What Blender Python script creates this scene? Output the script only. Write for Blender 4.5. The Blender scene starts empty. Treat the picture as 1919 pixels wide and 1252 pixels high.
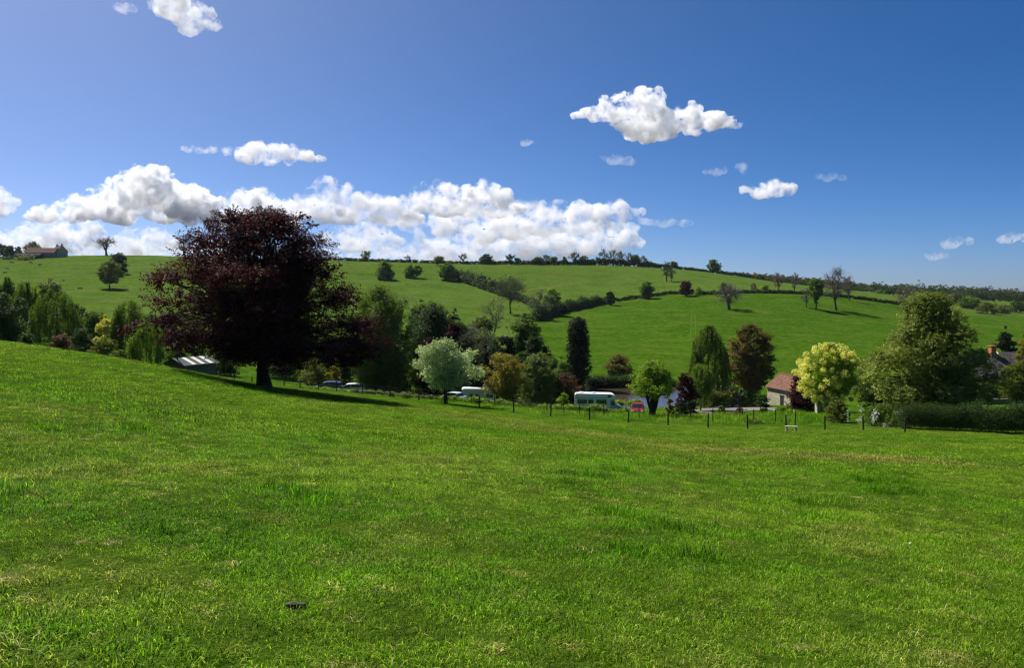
import bpy, math, random
import numpy as np
from mathutils import Vector, Matrix

S = bpy.context.scene
COL = S.collection
F, CX, H, EYE = 1506.0, 959.5, 555.0, 1.65
PXM = 1.0 / F
SUN_AZ, SUN_EL = math.radians(-43), math.radians(50)

# ------------------------------------------------------------------ helpers
def tag(o, label=None, cat=None, group=None, kind=None):
    if label: o['label'] = label
    if cat: o['category'] = cat
    if group: o['group'] = group
    if kind: o['kind'] = kind
    return o

def link(o, parent=None):
    COL.objects.link(o)
    if parent is not None:
        o.parent = parent
    return o

def thing(name, label, cat, loc=(0, 0, 0), rz=0.0, group=None, kind=None):
    o = bpy.data.objects.new(name, None)
    o.empty_display_size = 0.3
    o.location = loc
    o.rotation_euler = (0, 0, rz)
    link(o)
    return tag(o, label, cat, group, kind)

def mesh_np(name, V, Q=None, T=None, mat=None, attrs=None, smooth=False):
    me = bpy.data.meshes.new(name)
    V = np.asarray(V, dtype=np.float32)
    me.vertices.add(len(V))
    me.vertices.foreach_set('co', V.ravel())
    idx, starts, n = [], [], 0
    if Q is not None and len(Q):
        Q = np.asarray(Q, dtype=np.int32)
        idx.append(Q.ravel()); starts.append(np.arange(len(Q), dtype=np.int32) * 4); n = len(Q) * 4
    if T is not None and len(T):
        T = np.asarray(T, dtype=np.int32)
        idx.append(T.ravel()); starts.append(np.arange(len(T), dtype=np.int32) * 3 + n)
    idx = np.concatenate(idx); starts = np.concatenate(starts)
    me.loops.add(len(idx)); me.loops.foreach_set('vertex_index', idx)
    me.polygons.add(len(starts)); me.polygons.foreach_set('loop_start', starts)
    if smooth:
        me.polygons.foreach_set('use_smooth', np.ones(len(starts), dtype=bool))
    if attrs:
        for k, a in attrs.items():
            a = np.asarray(a, dtype=np.float32)
            if a.ndim == 1:
                at = me.attributes.new(k, 'FLOAT', 'POINT'); at.data.foreach_set('value', a)
            elif a.shape[1] == 3:
                at = me.attributes.new(k, 'FLOAT_VECTOR', 'POINT'); at.data.foreach_set('vector', a.ravel())
            else:
                at = me.attributes.new(k, 'FLOAT_COLOR', 'POINT'); at.data.foreach_set('color', a.ravel())
    me.update(calc_edges=True)
    if mat: me.materials.append(mat)
    return me

def obj(name, me, parent=None, loc=None):
    o = bpy.data.objects.new(name, me)
    if loc is not None: o.location = loc
    return link(o, parent)

class MB:
    """collects solids into one mesh"""
    def __init__(s): s.v = []; s.f = []
    def add(s, vs, fs):
        o = len(s.v); s.v += [tuple(v) for v in vs]; s.f += [tuple(i + o for i in f) for f in fs]; return s
    def box(s, x0, x1, y0, y1, z0, z1):
        vs = [(x, y, z) for z in (z0, z1) for y in (y0, y1) for x in (x0, x1)]
        return s.add(vs, [(0, 2, 3, 1), (4, 5, 7, 6), (0, 1, 5, 4), (2, 6, 7, 3), (0, 4, 6, 2), (1, 3, 7, 5)])
    def prism(s, poly, y0, y1):           # poly in (x,z), counter-clockwise seen from -y
        n = len(poly)
        vs = [(x, y0, z) for x, z in poly] + [(x, y1, z) for x, z in poly]
        fs = [tuple(range(n)), tuple(range(2 * n - 1, n - 1, -1))]
        fs += [(i, i + n, (i + 1) % n + n, (i + 1) % n) for i in range(n)]
        return s.add(vs, fs)
    def prism_x(s, poly, x0, x1):         # poly in (y,z)
        n = len(poly)
        vs = [(x0, y, z) for y, z in poly] + [(x1, y, z) for y, z in poly]
        fs = [tuple(range(n - 1, -1, -1)), tuple(range(n, 2 * n))]
        fs += [(i, (i + 1) % n, (i + 1) % n + n, i + n) for i in range(n)]
        return s.add(vs, fs)
    def cyl(s, c, r, h, axis='z', n=14, r2=None):
        r2 = r if r2 is None else r2
        vs = []
        for k, rr in ((0, r), (1, r2)):
            for i in range(n):
                a = 2 * math.pi * i / n
                p, q, t = rr * math.cos(a), rr * math.sin(a), h * k
                vs.append({'z': (c[0] + p, c[1] + q, c[2] + t), 'y': (c[0] + p, c[1] + t, c[2] - q), 'x': (c[0] + t, c[1] + p, c[2] + q)}[axis])
        fs = [tuple(range(n - 1, -1, -1)), tuple(range(n, 2 * n))] + [(i, (i + 1) % n, (i + 1) % n + n, i + n) for i in range(n)]
        return s.add(vs, fs)
    def bar(s, a, b, w, h=None):
        a, b = Vector(a), Vector(b); h = w if h is None else h
        d = (b - a).normalized()
        up = Vector((0, 0, 1)) if abs(d.z) < 0.9 else Vector((1, 0, 0))
        sd = d.cross(up).normalized() * (w / 2); u = sd.cross(d).normalized() * (h / 2)
        vs = [p + i * sd + j * u for p in (a, b) for i, j in ((-1, -1), (1, -1), (1, 1), (-1, 1))]
        return s.add(vs, [(0, 3, 2, 1), (4, 5, 6, 7), (0, 1, 5, 4), (1, 2, 6, 5), (2, 3, 7, 6), (3, 0, 4, 7)])
    def build(s, name, mat, parent=None, loc=None, bevel=0, smooth=False):
        me = bpy.data.meshes.new(name)
        me.from_pydata(s.v, [], s.f); me.update()
        if mat: me.materials.append(mat)
        o = obj(name, me, parent, loc)
        if smooth:
            for p in me.polygons: p.use_smooth = True
        if bevel:
            m = o.modifiers.new('bevel', 'BEVEL'); m.width = bevel; m.segments = 2; m.limit_method = 'ANGLE'; m.angle_limit = math.radians(25)
        return o

# ------------------------------------------------------------------ materials
def new_mat(name):
    m = bpy.data.materials.new(name); m.use_nodes = True
    nt = m.node_tree; nt.nodes.clear()
    out = nt.nodes.new('ShaderNodeOutputMaterial')
    return m, nt, out

def N(nt, t, **kw):
    n = nt.nodes.new(t)
    for k, v in kw.items():
        if k.startswith('i_'):
            n.inputs[int(k[2:])].default_value = v
        else:
            setattr(n, k, v)
    return n

def L(nt, a, b): nt.links.new(a, b)

def ramp(nt, fac, stops, interp='LINEAR'):
    r = nt.nodes.new('ShaderNodeValToRGB'); cr = r.color_ramp; cr.interpolation = interp
    while len(cr.elements) < len(stops): cr.elements.new(0.5)
    for e, (p, c) in zip(cr.elements, stops):
        e.position = p; e.color = (c[0], c[1], c[2], 1)
    L(nt, fac, r.inputs[0]); return r.outputs[0]

def noise(nt, scale, detail=4, rough=0.55, vec=None, dist=0.0):
    n = nt.nodes.new('ShaderNodeTexNoise'); n.inputs['Scale'].default_value = scale
    n.inputs['Detail'].default_value = detail; n.inputs['Roughness'].default_value = rough
    n.inputs['Distortion'].default_value = dist
    if vec is not None: L(nt, vec, n.inputs['Vector'])
    return n.outputs['Fac']

def mixc(nt, fac, a, b, blend='MIX'):
    m = nt.nodes.new('ShaderNodeMix'); m.data_type = 'RGBA'; m.blend_type = blend
    for s, v in ((m.inputs[0], fac), (m.inputs[6], a), (m.inputs[7], b)):
        if hasattr(v, 'links'): L(nt, v, s)
        elif isinstance(v, (tuple, list)): s.default_value = (v[0], v[1], v[2], 1)
        else: s.default_value = v
    return m.outputs[2]

def mth(nt, op, a, b=None, clamp=False):
    m = nt.nodes.new('ShaderNodeMath'); m.operation = op; m.use_clamp = clamp
    for s, v in ((m.inputs[0], a), (m.inputs[1], b)):
        if v is None: continue
        if hasattr(v, 'links'): L(nt, v, s)
        else: s.default_value = v
    return m.outputs[0]

def mapr(nt, v, a, b, c=0.0, d=1.0):
    m = nt.nodes.new('ShaderNodeMapRange'); m.inputs[1].default_value = a; m.inputs[2].default_value = b
    m.inputs[3].default_value = c; m.inputs[4].default_value = d
    L(nt, v, m.inputs[0]); return m.outputs[0]

def plain(name, c, rough=0.6, metal=0.0, spec=0.5, var=0.15, scale=3.0, bump=0.0):
    m, nt, out = new_mat(name)
    tc = N(nt, 'ShaderNodeTexCoord'); f = noise(nt, scale, 5, 0.6, tc.outputs['Object'])
    lo = tuple(x * (1 - var) for x in c); hi = tuple(min(1, x * (1 + var)) for x in c)
    col = ramp(nt, f, [(0.3, lo), (0.7, hi)])
    p = N(nt, 'ShaderNodeBsdfPrincipled'); p.inputs['Roughness'].default_value = rough
    p.inputs['Metallic'].default_value = metal; p.inputs['Specular IOR Level'].default_value = spec
    L(nt, col, p.inputs['Base Color'])
    if bump:
        b = N(nt, 'ShaderNodeBump'); b.inputs['Strength'].default_value = bump; b.inputs['Distance'].default_value = 0.05
        L(nt, f, b.inputs['Height']); L(nt, b.outputs[0], p.inputs['Normal'])
    L(nt, p.outputs[0], out.inputs[0]); return m

_leaf = {}
def leaf_mat(name, lo, hi, trans=0.45, extra=None, rough=0.55, spec=0.12, tcol=None):
    """leaf colour runs between two colours per species, widened for the sycamore to imitate sun and shade; tint is a per-leaf attribute"""
    if name in _leaf: return _leaf[name]
    m, nt, out = new_mat('leaf_' + name)
    a = N(nt, 'ShaderNodeAttribute', attribute_name='tint')
    stops = [(0.0, lo), (0.75, hi)] + ([(0.9, extra)] if extra else [(1.0, tuple(min(1, x * 1.25) for x in hi))])
    col = ramp(nt, a.outputs['Fac'], stops)
    p = N(nt, 'ShaderNodeBsdfPrincipled'); p.inputs['Roughness'].default_value = rough
    p.inputs['Specular IOR Level'].default_value = spec
    L(nt, col, p.inputs['Base Color'])
    t = N(nt, 'ShaderNodeBsdfTranslucent')
    tc = mixc(nt, 1.0, col, tcol or (1.4, 1.45, 0.45), 'MULTIPLY'); L(nt, tc, t.inputs[0])
    mx = N(nt, 'ShaderNodeMixShader'); mx.inputs[0].default_value = trans
    L(nt, p.outputs[0], mx.inputs[1]); L(nt, t.outputs[0], mx.inputs[2]); L(nt, mx.outputs[0], out.inputs[0])
    _leaf[name] = m; return m

PAL = {
 'green':  ((.034, .074, .008), (.105, .180, .018)),
 'dark':   ((.014, .032, .008), (.042, .078, .015)),
 'lime':   ((.085, .150, .010), (.190, .290, .022)),
 'olive':  ((.052, .074, .010), (.135, .160, .026)),
 'purple': ((.013, .004, .006), (.055, .012, .013)),
 'bronze': ((.050, .042, .012), (.160, .120, .034)),
 'golden': ((.100, .095, .012), (.240, .205, .032)),
 'pale':   ((.045, .105, .022), (.560, .650, .310)),
 'syca':   ((.020, .046, .005), (.235, .280, .045)),  # range stretched to paint sunlit lobes and shaded gaps into the leaves
 'conifer':((.007, .015, .008), (.020, .038, .013)),
 'willow': ((.055, .105, .014), (.130, .205, .032)),
 'birch':  ((.036, .068, .012), (.095, .145, .026)),
 'grey':   ((.055, .085, .022), (.150, .195, .060)),
 'twig':   ((.100, .086, .068), (.210, .180, .138)),
 'woodland': ((.034, .042, .016), (.085, .088, .036)),
 'yellow': ((.300, .280, .040), (.520, .480, .080)),
 'rust':   ((.050, .026, .016), (.130, .065, .042)),
}
def pal(name):
    if name == 'purple':
        return leaf_mat(name, *PAL[name], trans=0.3, extra=(.13, .040, .032), rough=0.6, spec=0.06, tcol=(1.5, .55, .45))
    if name == 'pale': return leaf_mat(name, *PAL[name], trans=0.3, extra=(.62, .68, .45), tcol=(1, 1.1, .7))
    if name == 'twig': return leaf_mat(name, *PAL[name], trans=0.05, rough=0.9, spec=0.1)
    if name == 'syca': return leaf_mat(name, *PAL[name], trans=0.32, extra=(.44, .45, .16))
    return leaf_mat(name, *PAL[name])

BARK = plain('bark', (.085, .068, .050), 0.9, spec=0.15, var=0.4, scale=4, bump=0.6)
BARK_D = plain('dark_bark', (.038, .030, .024), 0.9, spec=0.15, var=0.4, scale=4, bump=0.6)
BARK_G = plain('grey_bark', (.13, .115, .09), 0.9, spec=0.15, var=0.4, scale=4, bump=0.5)
CREAM = leaf_mat('cream_blossom', (.66, .64, .10), (.82, .80, .20), trans=0.3, tcol=(1.05, 1, .8))
WHITE_B = leaf_mat('white_blossom', (.55, .56, .44), (.82, .82, .72), trans=0.25, tcol=(1, 1, .9))

# ------------------------------------------------------------------ terrain
# rows: (distance ahead, picture row it shows at) for picture columns; hills come out as real relief
ROWS = {
 -900: [(25,690),(42,625),(58,590),(80,600),(115,650),(140,640),(170,620),(210,585),(300,545),(420,505),(520,478),(620,485),(1500,530),(5000,552)],
 0:    [(25,725),(42,655),(58,638),(80,660),(115,690),(140,675),(170,645),(210,605),(300,560),(420,512),(520,481),(620,485),(1500,530),(5000,553)],
 250:  [(25,775),(42,707),(64,676),(80,688),(115,698),(140,685),(170,655),(210,612),(300,565),(420,511),(520,478.5),(620,482),(1500,530),(5000,553)],
 500:  [(25,815),(42,757),(66,728),(85,720),(115,722),(140,698),(170,668),(210,628),(300,574),(420,518),(520,484),(620,488),(1500,530),(5000,553)],
 750:  [(25,838),(42,785),(66,757),(88,746),(115,745),(140,722),(170,692),(210,652),(300,590),(420,530),(525,492),(640,495),(1500,530),(5000,553)],
 960:  [(25,857),(42,808),(66,783),(88,769),(115,763),(140,748),(170,712),(210,664),(300,600),(420,540),(560,495),(680,498),(1500,532),(5000,553)],
 1150: [(25,868),(42,822),(66,798),(88,784),(115,774),(140,748),(165,716),(210,672),(300,608),(385,565),(600,496),(720,499),(1500,534),(5000,553)],
 1350: [(25,880),(42,832),(66,808),(88,790),(115,769),(140,748),(165,717),(220,662),(310,594),(385,549),(640,509.5),(740,513),(1500,540),(5000,553)],
 1450: [(25,883),(42,834),(66,808),(88,788),(115,764),(140,745),(165,716),(220,664),(310,596),(388,549),(740,529),(860,531),(1500,544),(5000,553)],
 1550: [(25,885),(42,835),(66,808),(88,783),(115,759),(140,742),(165,714),(220,664),(320,594),(390,553),(850,541),(980,543),(1600,548),(5000,553.5)],
 1750: [(25,888),(42,838),(66,811),(88,782),(115,757),(140,742),(165,716),(230,664),(320,610),(390,583),(900,557),(1100,557),(1800,556),(5000,554.5)],
 1919: [(25,890),(42,840),(66,815),(88,780),(115,756),(140,742),(165,715),(230,668),(320,625),(390,604),(900,563),(1100,561),(1800,558),(5000,555)],
 2800: [(25,905),(42,850),(66,815),(88,780),(115,758),(140,745),(165,718),(230,675),(320,635),(390,612),(900,570),(1100,565),(1800,560),(5000,556)],
}
def plane_z(x, y): return -1.65 - 0.132 * y - 0.088 * x
_px = np.array(sorted(ROWS)); _uc = (_px - CX) / F
_Y = []; _Z = []
for p in _px:
    u = (p - CX) / F
    r = [(6, None), (12, None)] + ROWS[p]
    _Y.append([a for a, b in r]); _Z.append([plane_z(u * a, a) if b is None else -(b - H) / F * a for a, b in r])
_Y = np.array(_Y, float); _Z = np.array(_Z, float)
UG = np.linspace(-1.24, 1.24, 561)
LYG = np.linspace(math.log(5.0), math.log(5000.0), 520)
def _smooth(a, s):
    k = np.exp(-0.5 * (np.arange(-3 * s, 3 * s + 1) / s) ** 2); k /= k.sum()
    return np.convolve(np.pad(a, (3 * s, 3 * s), mode='edge'), k, 'valid')
_YU = np.array([_smooth(np.interp(UG, _uc, _Y[:, j]), 9) for j in range(_Y.shape[1])]).T
_ZU = np.array([_smooth(np.interp(UG, _uc, _Z[:, j]), 9) for j in range(_Y.shape[1])]).T
def pchip(x, y, xq):
    h = np.diff(x); d = np.diff(y) / h; m = np.zeros(len(x))
    for i in range(1, len(x) - 1):
        if d[i - 1] * d[i] > 0:
            w1 = 2 * h[i] + h[i - 1]; w2 = h[i] + 2 * h[i - 1]
            m[i] = (w1 + w2) / (w1 / d[i - 1] + w2 / d[i])
    m[0] = d[0]; m[-1] = d[-1]
    k = np.clip(np.searchsorted(x, xq) - 1, 0, len(x) - 2)
    t = (xq - x[k]) / h[k]
    return ((2*t**3-3*t**2+1)*y[k] + (t**3-2*t**2+t)*h[k]*m[k] + (-2*t**3+3*t**2)*y[k+1] + (t**3-t**2)*h[k]*m[k+1])
GRID = np.array([pchip(_YU[i], _ZU[i], np.exp(LYG)) for i in range(len(UG))])

def sstep(x, a, b):
    t = np.clip((x - a) / (b - a), 0, 1); return t * t * (3 - 2 * t)

def wob(x, y, f, seed):
    r = np.random.RandomState(seed); o = np.zeros_like(np.asarray(x, float))
    for k in range(7):
        a = r.uniform(0, 2 * math.pi); ff = f * r.uniform(0.6, 1.7)
        o = o + np.sin((x * math.cos(a) + y * math.sin(a)) * ff + r.uniform(0, 6.28))
    return o / 4.0

POND_Z = -17.3
def pond_mask(x, y):
    w = 2.2 * np.sin(x * 0.35) + 1.3 * np.sin(x * 0.9 + 1)
    return sstep(y, 124 + w, 129 + w) * (1 - sstep(y, 145 + w * .6, 150 + w * .6)) * sstep(x, -5, 3) * (1 - sstep(x, 33, 38))

def ground(x, y):
    x = np.asarray(x, float); y = np.asarray(y, float)
    ys = np.maximum(y, 5.01); u = np.clip(x / ys, -1.235, 1.235)
    fi = (u + 1.24) / (UG[1] - UG[0]); i = np.clip(fi.astype(int), 0, len(UG) - 2); fu = fi - i
    fj = (np.log(np.clip(ys, 5.01, 4999)) - LYG[0]) / (LYG[1] - LYG[0]); j = np.clip(fj.astype(int), 0, len(LYG) - 2); fv = fj - j
    z = (GRID[i, j] * (1 - fu) * (1 - fv) + GRID[i + 1, j] * fu * (1 - fv) + GRID[i, j + 1] * (1 - fu) * fv + GRID[i + 1, j + 1] * fu * fv)
    k = sstep(y, 7, 13)
    z = z * k + plane_z(x, y) * (1 - k)
    # small humps of a grazed pasture, broader undulation far off
    nf = 1 - sstep(y, 60, 110)
    z = z + nf * (0.022 * wob(x, y, 2.3, 1) + 0.035 * wob(x, y, 0.8, 2))
    z = z + sstep(y, 150, 260) * (1 - sstep(y, 900, 1300)) * (0.25 * wob(x, y, 0.06, 3) + 0.16 * wob(x * 0.25, y, 0.35, 4))
    m = pond_mask(x, y)
    z = z * (1 - m) + np.minimum(z, POND_Z - 0.8) * m
    return z + EYE
def gz(x, y): return float(ground(np.array([x]), np.array([y]))[0])
def at(px, Y): x = (px - CX) / F * Y; return (x, Y, gz(x, Y))
def zpix(py, Y): return EYE - (py - H) / F * Y
def Yat(px, py, lo=170, hi=1000):
    Y = np.exp(np.linspace(math.log(lo), math.log(hi), 1500)); x = (px - CX) / F * Y
    q = H - (ground(x, Y) - EYE) / Y * F
    k = np.where(q <= py)[0]
    return float(Y[k[0]]) if len(k) else float(Y[np.argmin(q)])
# ------------------------------------------------------------------ trees
def tubes(lines, n=6):
    """lines: list of (pts Nx3, radii N) -> V, Q"""
    Vs, Qs, o = [], [], 0
    an = np.arange(n) * 2 * math.pi / n; ca, sa = np.cos(an), np.sin(an)
    for P, R in lines:
        P = np.asarray(P, float); R = np.asarray(R, float); m = len(P)
        D = np.gradient(P, axis=0); D /= np.linalg.norm(D, axis=1, keepdims=True) + 1e-9
        ref = np.where(np.abs(D[:, 2:3]) < 0.9, np.array([[0, 0, 1.0]]), np.array([[1.0, 0, 0]]))
        A = np.cross(D, ref); A /= np.linalg.norm(A, axis=1, keepdims=True) + 1e-9
        B = np.cross(D, A)
        V = P[:, None, :] + R[:, None, None] * (A[:, None, :] * ca[None, :, None] + B[:, None, :] * sa[None, :, None])
        Vs.append(V.reshape(-1, 3))
        i = np.arange(m - 1)[:, None] * n + np.arange(n)[None, :]
        k = np.arange(m - 1)[:, None] * n + (np.arange(n)[None, :] + 1) % n
        Qs.append((np.stack([i, k, k + n, i + n], -1).reshape(-1, 4)) + o); o += m * n
    return np.concatenate(Vs), np.concatenate(Qs)

def curve(rng, a, b, r0, r1, n=6, wig=0.08, sag=0.0):
    a = np.asarray(a, float); b = np.asarray(b, float); t = np.linspace(0, 1, n)[:, None]
    d = np.linalg.norm(b - a); off = rng.normal(0, wig * d, 3); off2 = rng.normal(0, wig * d * .6, 3)
    P = a + (b - a) * t + np.sin(math.pi * t) * off + np.sin(2 * math.pi * t) * off2
    P[:, 2] += np.sin(math.pi * t[:, 0]) * sag * d
    return P, r0 + (r1 - r0) * t[:, 0] ** 0.8

def leaves(C, Nrm, size, rng, asp=0.62, axis=None, tint=None):
    n = len(C); Nrm = Nrm / (np.linalg.norm(Nrm, axis=1, keepdims=True) + 1e-9)
    if axis is None: axis = rng.normal(size=(n, 3))
    A = axis - Nrm * np.sum(axis * Nrm, 1, keepdims=True); A /= np.linalg.norm(A, axis=1, keepdims=True) + 1e-9
    B = np.cross(Nrm, A); s = size[:, None]
    V = np.stack([C - A * s, C + B * s * asp - A * s * .15, C + A * s, C - B * s * asp - A * s * .15], 1).reshape(-1, 3)
    return V, np.arange(n * 4).reshape(-1, 4), np.repeat(tint, 4)

PROF = {
 'round': [(0, .42), (.1, .72), (.25, .93), (.45, 1), (.65, .92), (.82, .68), (.93, .42), (1, .15)],
 'dome':  [(0, .78), (.12, .97), (.3, 1), (.5, .93), (.7, .74), (.87, .45), (1, .12)],
 'oval':  [(0, .35), (.15, .72), (.35, .97), (.55, 1), (.75, .8), (.9, .5), (1, .15)],
 'egg':   [(0, .55), (.15, .9), (.3, 1), (.5, .9), (.7, .66), (.88, .36), (1, .08)],
 'cone':  [(0, 1), (.2, .86), (.5, .55), (.8, .24), (1, .03)],
 'column':[(0, .5), (.08, .72), (.3, 1), (.6, .93), (.85, .78), (.95, .52), (1, .2)],
 'vase':  [(0, .25), (.2, .55), (.45, .9), (.65, 1), (.82, .86), (.94, .55), (1, .25)],
 'bush':  [(0, .85), (.2, 1), (.5, .95), (.75, .74), (.92, .42), (1, .12)],
 'blunt': [(0, .55), (.15, .85), (.4, 1), (.65, .98), (.82, .84), (.93, .58), (1, .28)],
 'flat':  [(0, .8), (.3, 1), (.6, .92), (.85, .6), (1, .2)],
}
def radius(prof, t, ang):
    P = PROF[prof] if isinstance(prof, str) else prof
    ts = [p[0] for p in P]
    if len(P[0]) == 2: return np.interp(t, ts, [p[1] for p in P])
    l = np.interp(t, ts, [p[1] for p in P]); r = np.interp(t, ts, [p[2] for p in P])
    w = 0.5 + 0.5 * np.cos(ang); return l * (1 - w) + r * w

def make_lumps(rng, prof, h, z0, w, n, lr, jit=0.12):
    ch = h - z0; W = w / 2
    ts = rng.uniform(0, 1, n * 30); an = rng.uniform(0, 2 * math.pi, n * 30)
    rr = radius(prof, ts, an); keep = rng.uniform(0, 1, n * 30) < (rr + .12) / 1.15
    ts, an, rr = ts[keep], an[keep], rr[keep]
    # farthest-point choice spreads the boughs evenly
    P = np.stack([np.cos(an) * rr * W, np.sin(an) * rr * W, z0 + ts * ch], 1)
    sel = [int(np.argmax(P[:, 2]))]; d = np.linalg.norm(P - P[sel[0]], axis=1)
    while len(sel) < min(n, len(P)):
        k = int(np.argmax(d * rng.uniform(.8, 1, len(P)))); sel.append(k); d = np.minimum(d, np.linalg.norm(P - P[k], axis=1))
    P = P[sel]; an = an[sel]; rr = rr[sel]; ts = ts[sel]
    r = lr * W * rng.uniform(0.72, 1.3, len(P)); r = np.minimum(r, np.maximum(rr * W * .95, .25 * lr * W))
    push = 1 + rng.normal(0, jit, len(P))
    cr = np.maximum(rr * W * push - r * .85, 0)
    zz = np.clip(P[:, 2], z0 + r * .5, h - r * .72)
    return np.stack([np.cos(an) * cr, np.sin(an) * cr, zz], 1), r

def leafy(rng, h, w, prof='round', z0=.25, n_l=22, lr=.42, nleaf=8000, ls=.15, flat=.8, jit=.12, inner=.2, wisp=.06, up=.5, cl=14, tr=None, bough=True, lean=0.0, fork=1, spread=.10, extra=None):
    z0 = z0 * h; C, R = make_lumps(rng, prof, h, z0, w, n_l, lr, jit)
    nc_ = max(3, n_l // 4)                                   # boughs nearer the stem close the middle of the crown
    tc = rng.uniform(.08, .8, nc_); ac = rng.uniform(0, 6.283, nc_); rc = radius(prof, tc, ac) * w / 2
    C2 = np.stack([np.cos(ac) * rc * .38, np.sin(ac) * rc * .38, z0 + tc * (h - z0)], 1); R2 = np.minimum(np.maximum(rc * .42, R.mean()), (h - z0) * .3)
    C = np.concatenate([C, C2]); R = np.concatenate([R, R2])
    if extra is not None: C = np.concatenate([extra[:, :3], C]); R = np.concatenate([extra[:, 3], R])
    nl = len(C); wt = R ** 2; wt[-nc_:] *= .55; wt /= wt.sum()
    ltint = rng.uniform(0, 1, nl)
    ncl = max(nl * 4, int(nleaf / cl))
    li = rng.choice(nl, ncl, p=wt)
    D = rng.normal(size=(ncl, 3)); D[:, 2] += .25; D /= np.linalg.norm(D, axis=1, keepdims=True)
    rad = rng.uniform(.62, 1.06, ncl); k = rng.uniform(0, 1, ncl)
    rad = np.where(k < inner, rng.uniform(.1, .65, ncl), rad); rad = np.where(k > 1 - wisp, rng.uniform(1.1, 1.42, ncl), rad)
    CC = C[li] + D * (rad * R[li])[:, None] * np.array([1, 1, flat])
    ctint = .58 * ltint[li] + .42 * rng.uniform(0, 1, ncl)
    ci = rng.integers(0, ncl, nleaf)
    f = rng.uniform(0, 1, nleaf); rl = R[li][ci]
    ext = np.where(rad > 1.08, rad - .8, .22)[ci]                      # leaves sit along a spray that points outwards
    DD = D.copy(); DD[:, 2] = DD[:, 2] * flat + .06; 
    P = CC[ci] - DD[ci] * (ext * rl * f)[:, None]
    sp = (rl * spread + ls * .45) * (.35 + .8 * np.sqrt(f))
    P = P + rng.normal(size=(nleaf, 3)) * sp[:, None] * np.array([1, 1, .6])
    Nn = D[ci] * .55 + np.array([0, 0, up]) + rng.normal(size=(nleaf, 3)) * .55
    sz = ls * rng.uniform(.55, 1.35, nleaf)
    tint = np.clip(.62 * ctint[ci] + .38 * rng.uniform(0, 1, nleaf), 0, 1)
    V, Q, T = leaves(P, Nn, sz, rng, tint=tint)
    lines = []
    tr = tr or h * .022
    if fork == 1:
        top = np.array([lean * w, 0, z0 + (h - z0) * .45])
        P0, R0 = curve(rng, (0, 0, -.3), top, tr, tr * .35, 9, .02)
        R0[0] = tr * 1.45; R0[1] = tr * 1.1; stems = [(P0, R0)]
    else:
        stems = []
        for a in range(fork):
            aa = a * 2 * math.pi / fork + rng.uniform(0, .8)
            b = np.array([math.cos(aa) * w * .2, math.sin(aa) * w * .2, z0 + (h - z0) * .5])
            Pm, Rm = curve(rng, (math.cos(aa) * tr * .4, math.sin(aa) * tr * .4, max(.0, z0 * .35)), b, tr * .6, tr * .2, 8, .05); stems.append((Pm, Rm))
        Pt, Rt = curve(rng, (0, 0, -.3), (0, 0, z0 * .6), tr * 1.2, tr * .85, 5, .01); stems.append((Pt, Rt))
    lines += stems
    if bough:
        for c, r in zip(C, R):
            s = stems[rng.integers(0, max(1, len(stems) - (fork > 1)))]
            q = min(len(s[0]) - 1, int(len(s[0]) * rng.uniform(.35, .95)))
            lines.append(curve(rng, s[0][q], c, max(s[1][q] * .55, .02), max(tr * .06, .012), 6, .06, .04))
    return tubes(lines), (V, Q, T), (C, R)

def weeping(rng, h, w, prof='column', z0=.08, nstr=260, ls=.12, nleaf=8000, tr=None, length=.3):
    z0 *= h; n = nstr
    ts = rng.uniform(0.05, 1, n) ** .8; an = rng.uniform(0, 2 * math.pi, n)
    # a few drooping boughs bunch the strands into tassels
    nb = 12; ba = rng.uniform(0, 2 * math.pi, nb); bt = rng.uniform(.25, 1, nb)
    j = rng.integers(0, nb, n); an = np.where(rng.uniform(size=n) < .7, ba[j] + rng.normal(0, .3, n), an); ts = np.where(rng.uniform(size=n) < .6, np.clip(bt[j] + rng.normal(0, .09, n), .05, 1), ts)
    rr = radius(prof, ts, an) * w / 2 * rng.uniform(.35, 1.02, n) ** .6
    st = np.stack([np.cos(an) * rr, np.sin(an) * rr, z0 + ts * (h - z0)], 1)
    Ls = np.minimum(h * length * rng.uniform(.4, 1.2, n), st[:, 2] - z0 * .6)
    i = rng.integers(0, n, nleaf); f = rng.uniform(0, 1, nleaf)
    P = st[i].copy(); P[:, 2] -= Ls[i] * f
    P[:, :2] *= (1 + .10 * np.sin(f * 2.4))[:, None]
    P += rng.normal(size=(nleaf, 3)) * ls * .8
    Nn = rng.normal(size=(nleaf, 3)) * np.array([1, 1, .5]) + np.array([0, 0, .25]); ax = np.tile([0, 0, -1.0], (nleaf, 1)) + rng.normal(size=(nleaf, 3)) * .35
    st_t = rng.uniform(0, 1, n)
    V, Q, T = leaves(P, Nn, ls * rng.uniform(.7, 1.6, nleaf), rng, .42, ax, np.clip(.6 * st_t[i] + .4 * rng.uniform(size=nleaf), 0, 1))
    tr = tr or h * .016
    P0, R0 = curve(rng, (0, 0, -.3), (0, 0, h * .93), tr, tr * .12, 12, .015); R0[0] *= 1.3
    lines = [(P0, R0)]
    for k in range(26):
        q = rng.integers(2, 11); a = rng.uniform(0, 6.28); t = (P0[q, 2] - z0) / (h - z0); r = float(radius(prof, max(t, .05), a)) * w / 2 * .8
        lines.append(curve(rng, P0[q], (math.cos(a) * r, math.sin(a) * r, P0[q, 2] + h * .05), R0[q] * .45, .012, 6, .05, .05))
    return tubes(lines), (V, Q, T), None

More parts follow.
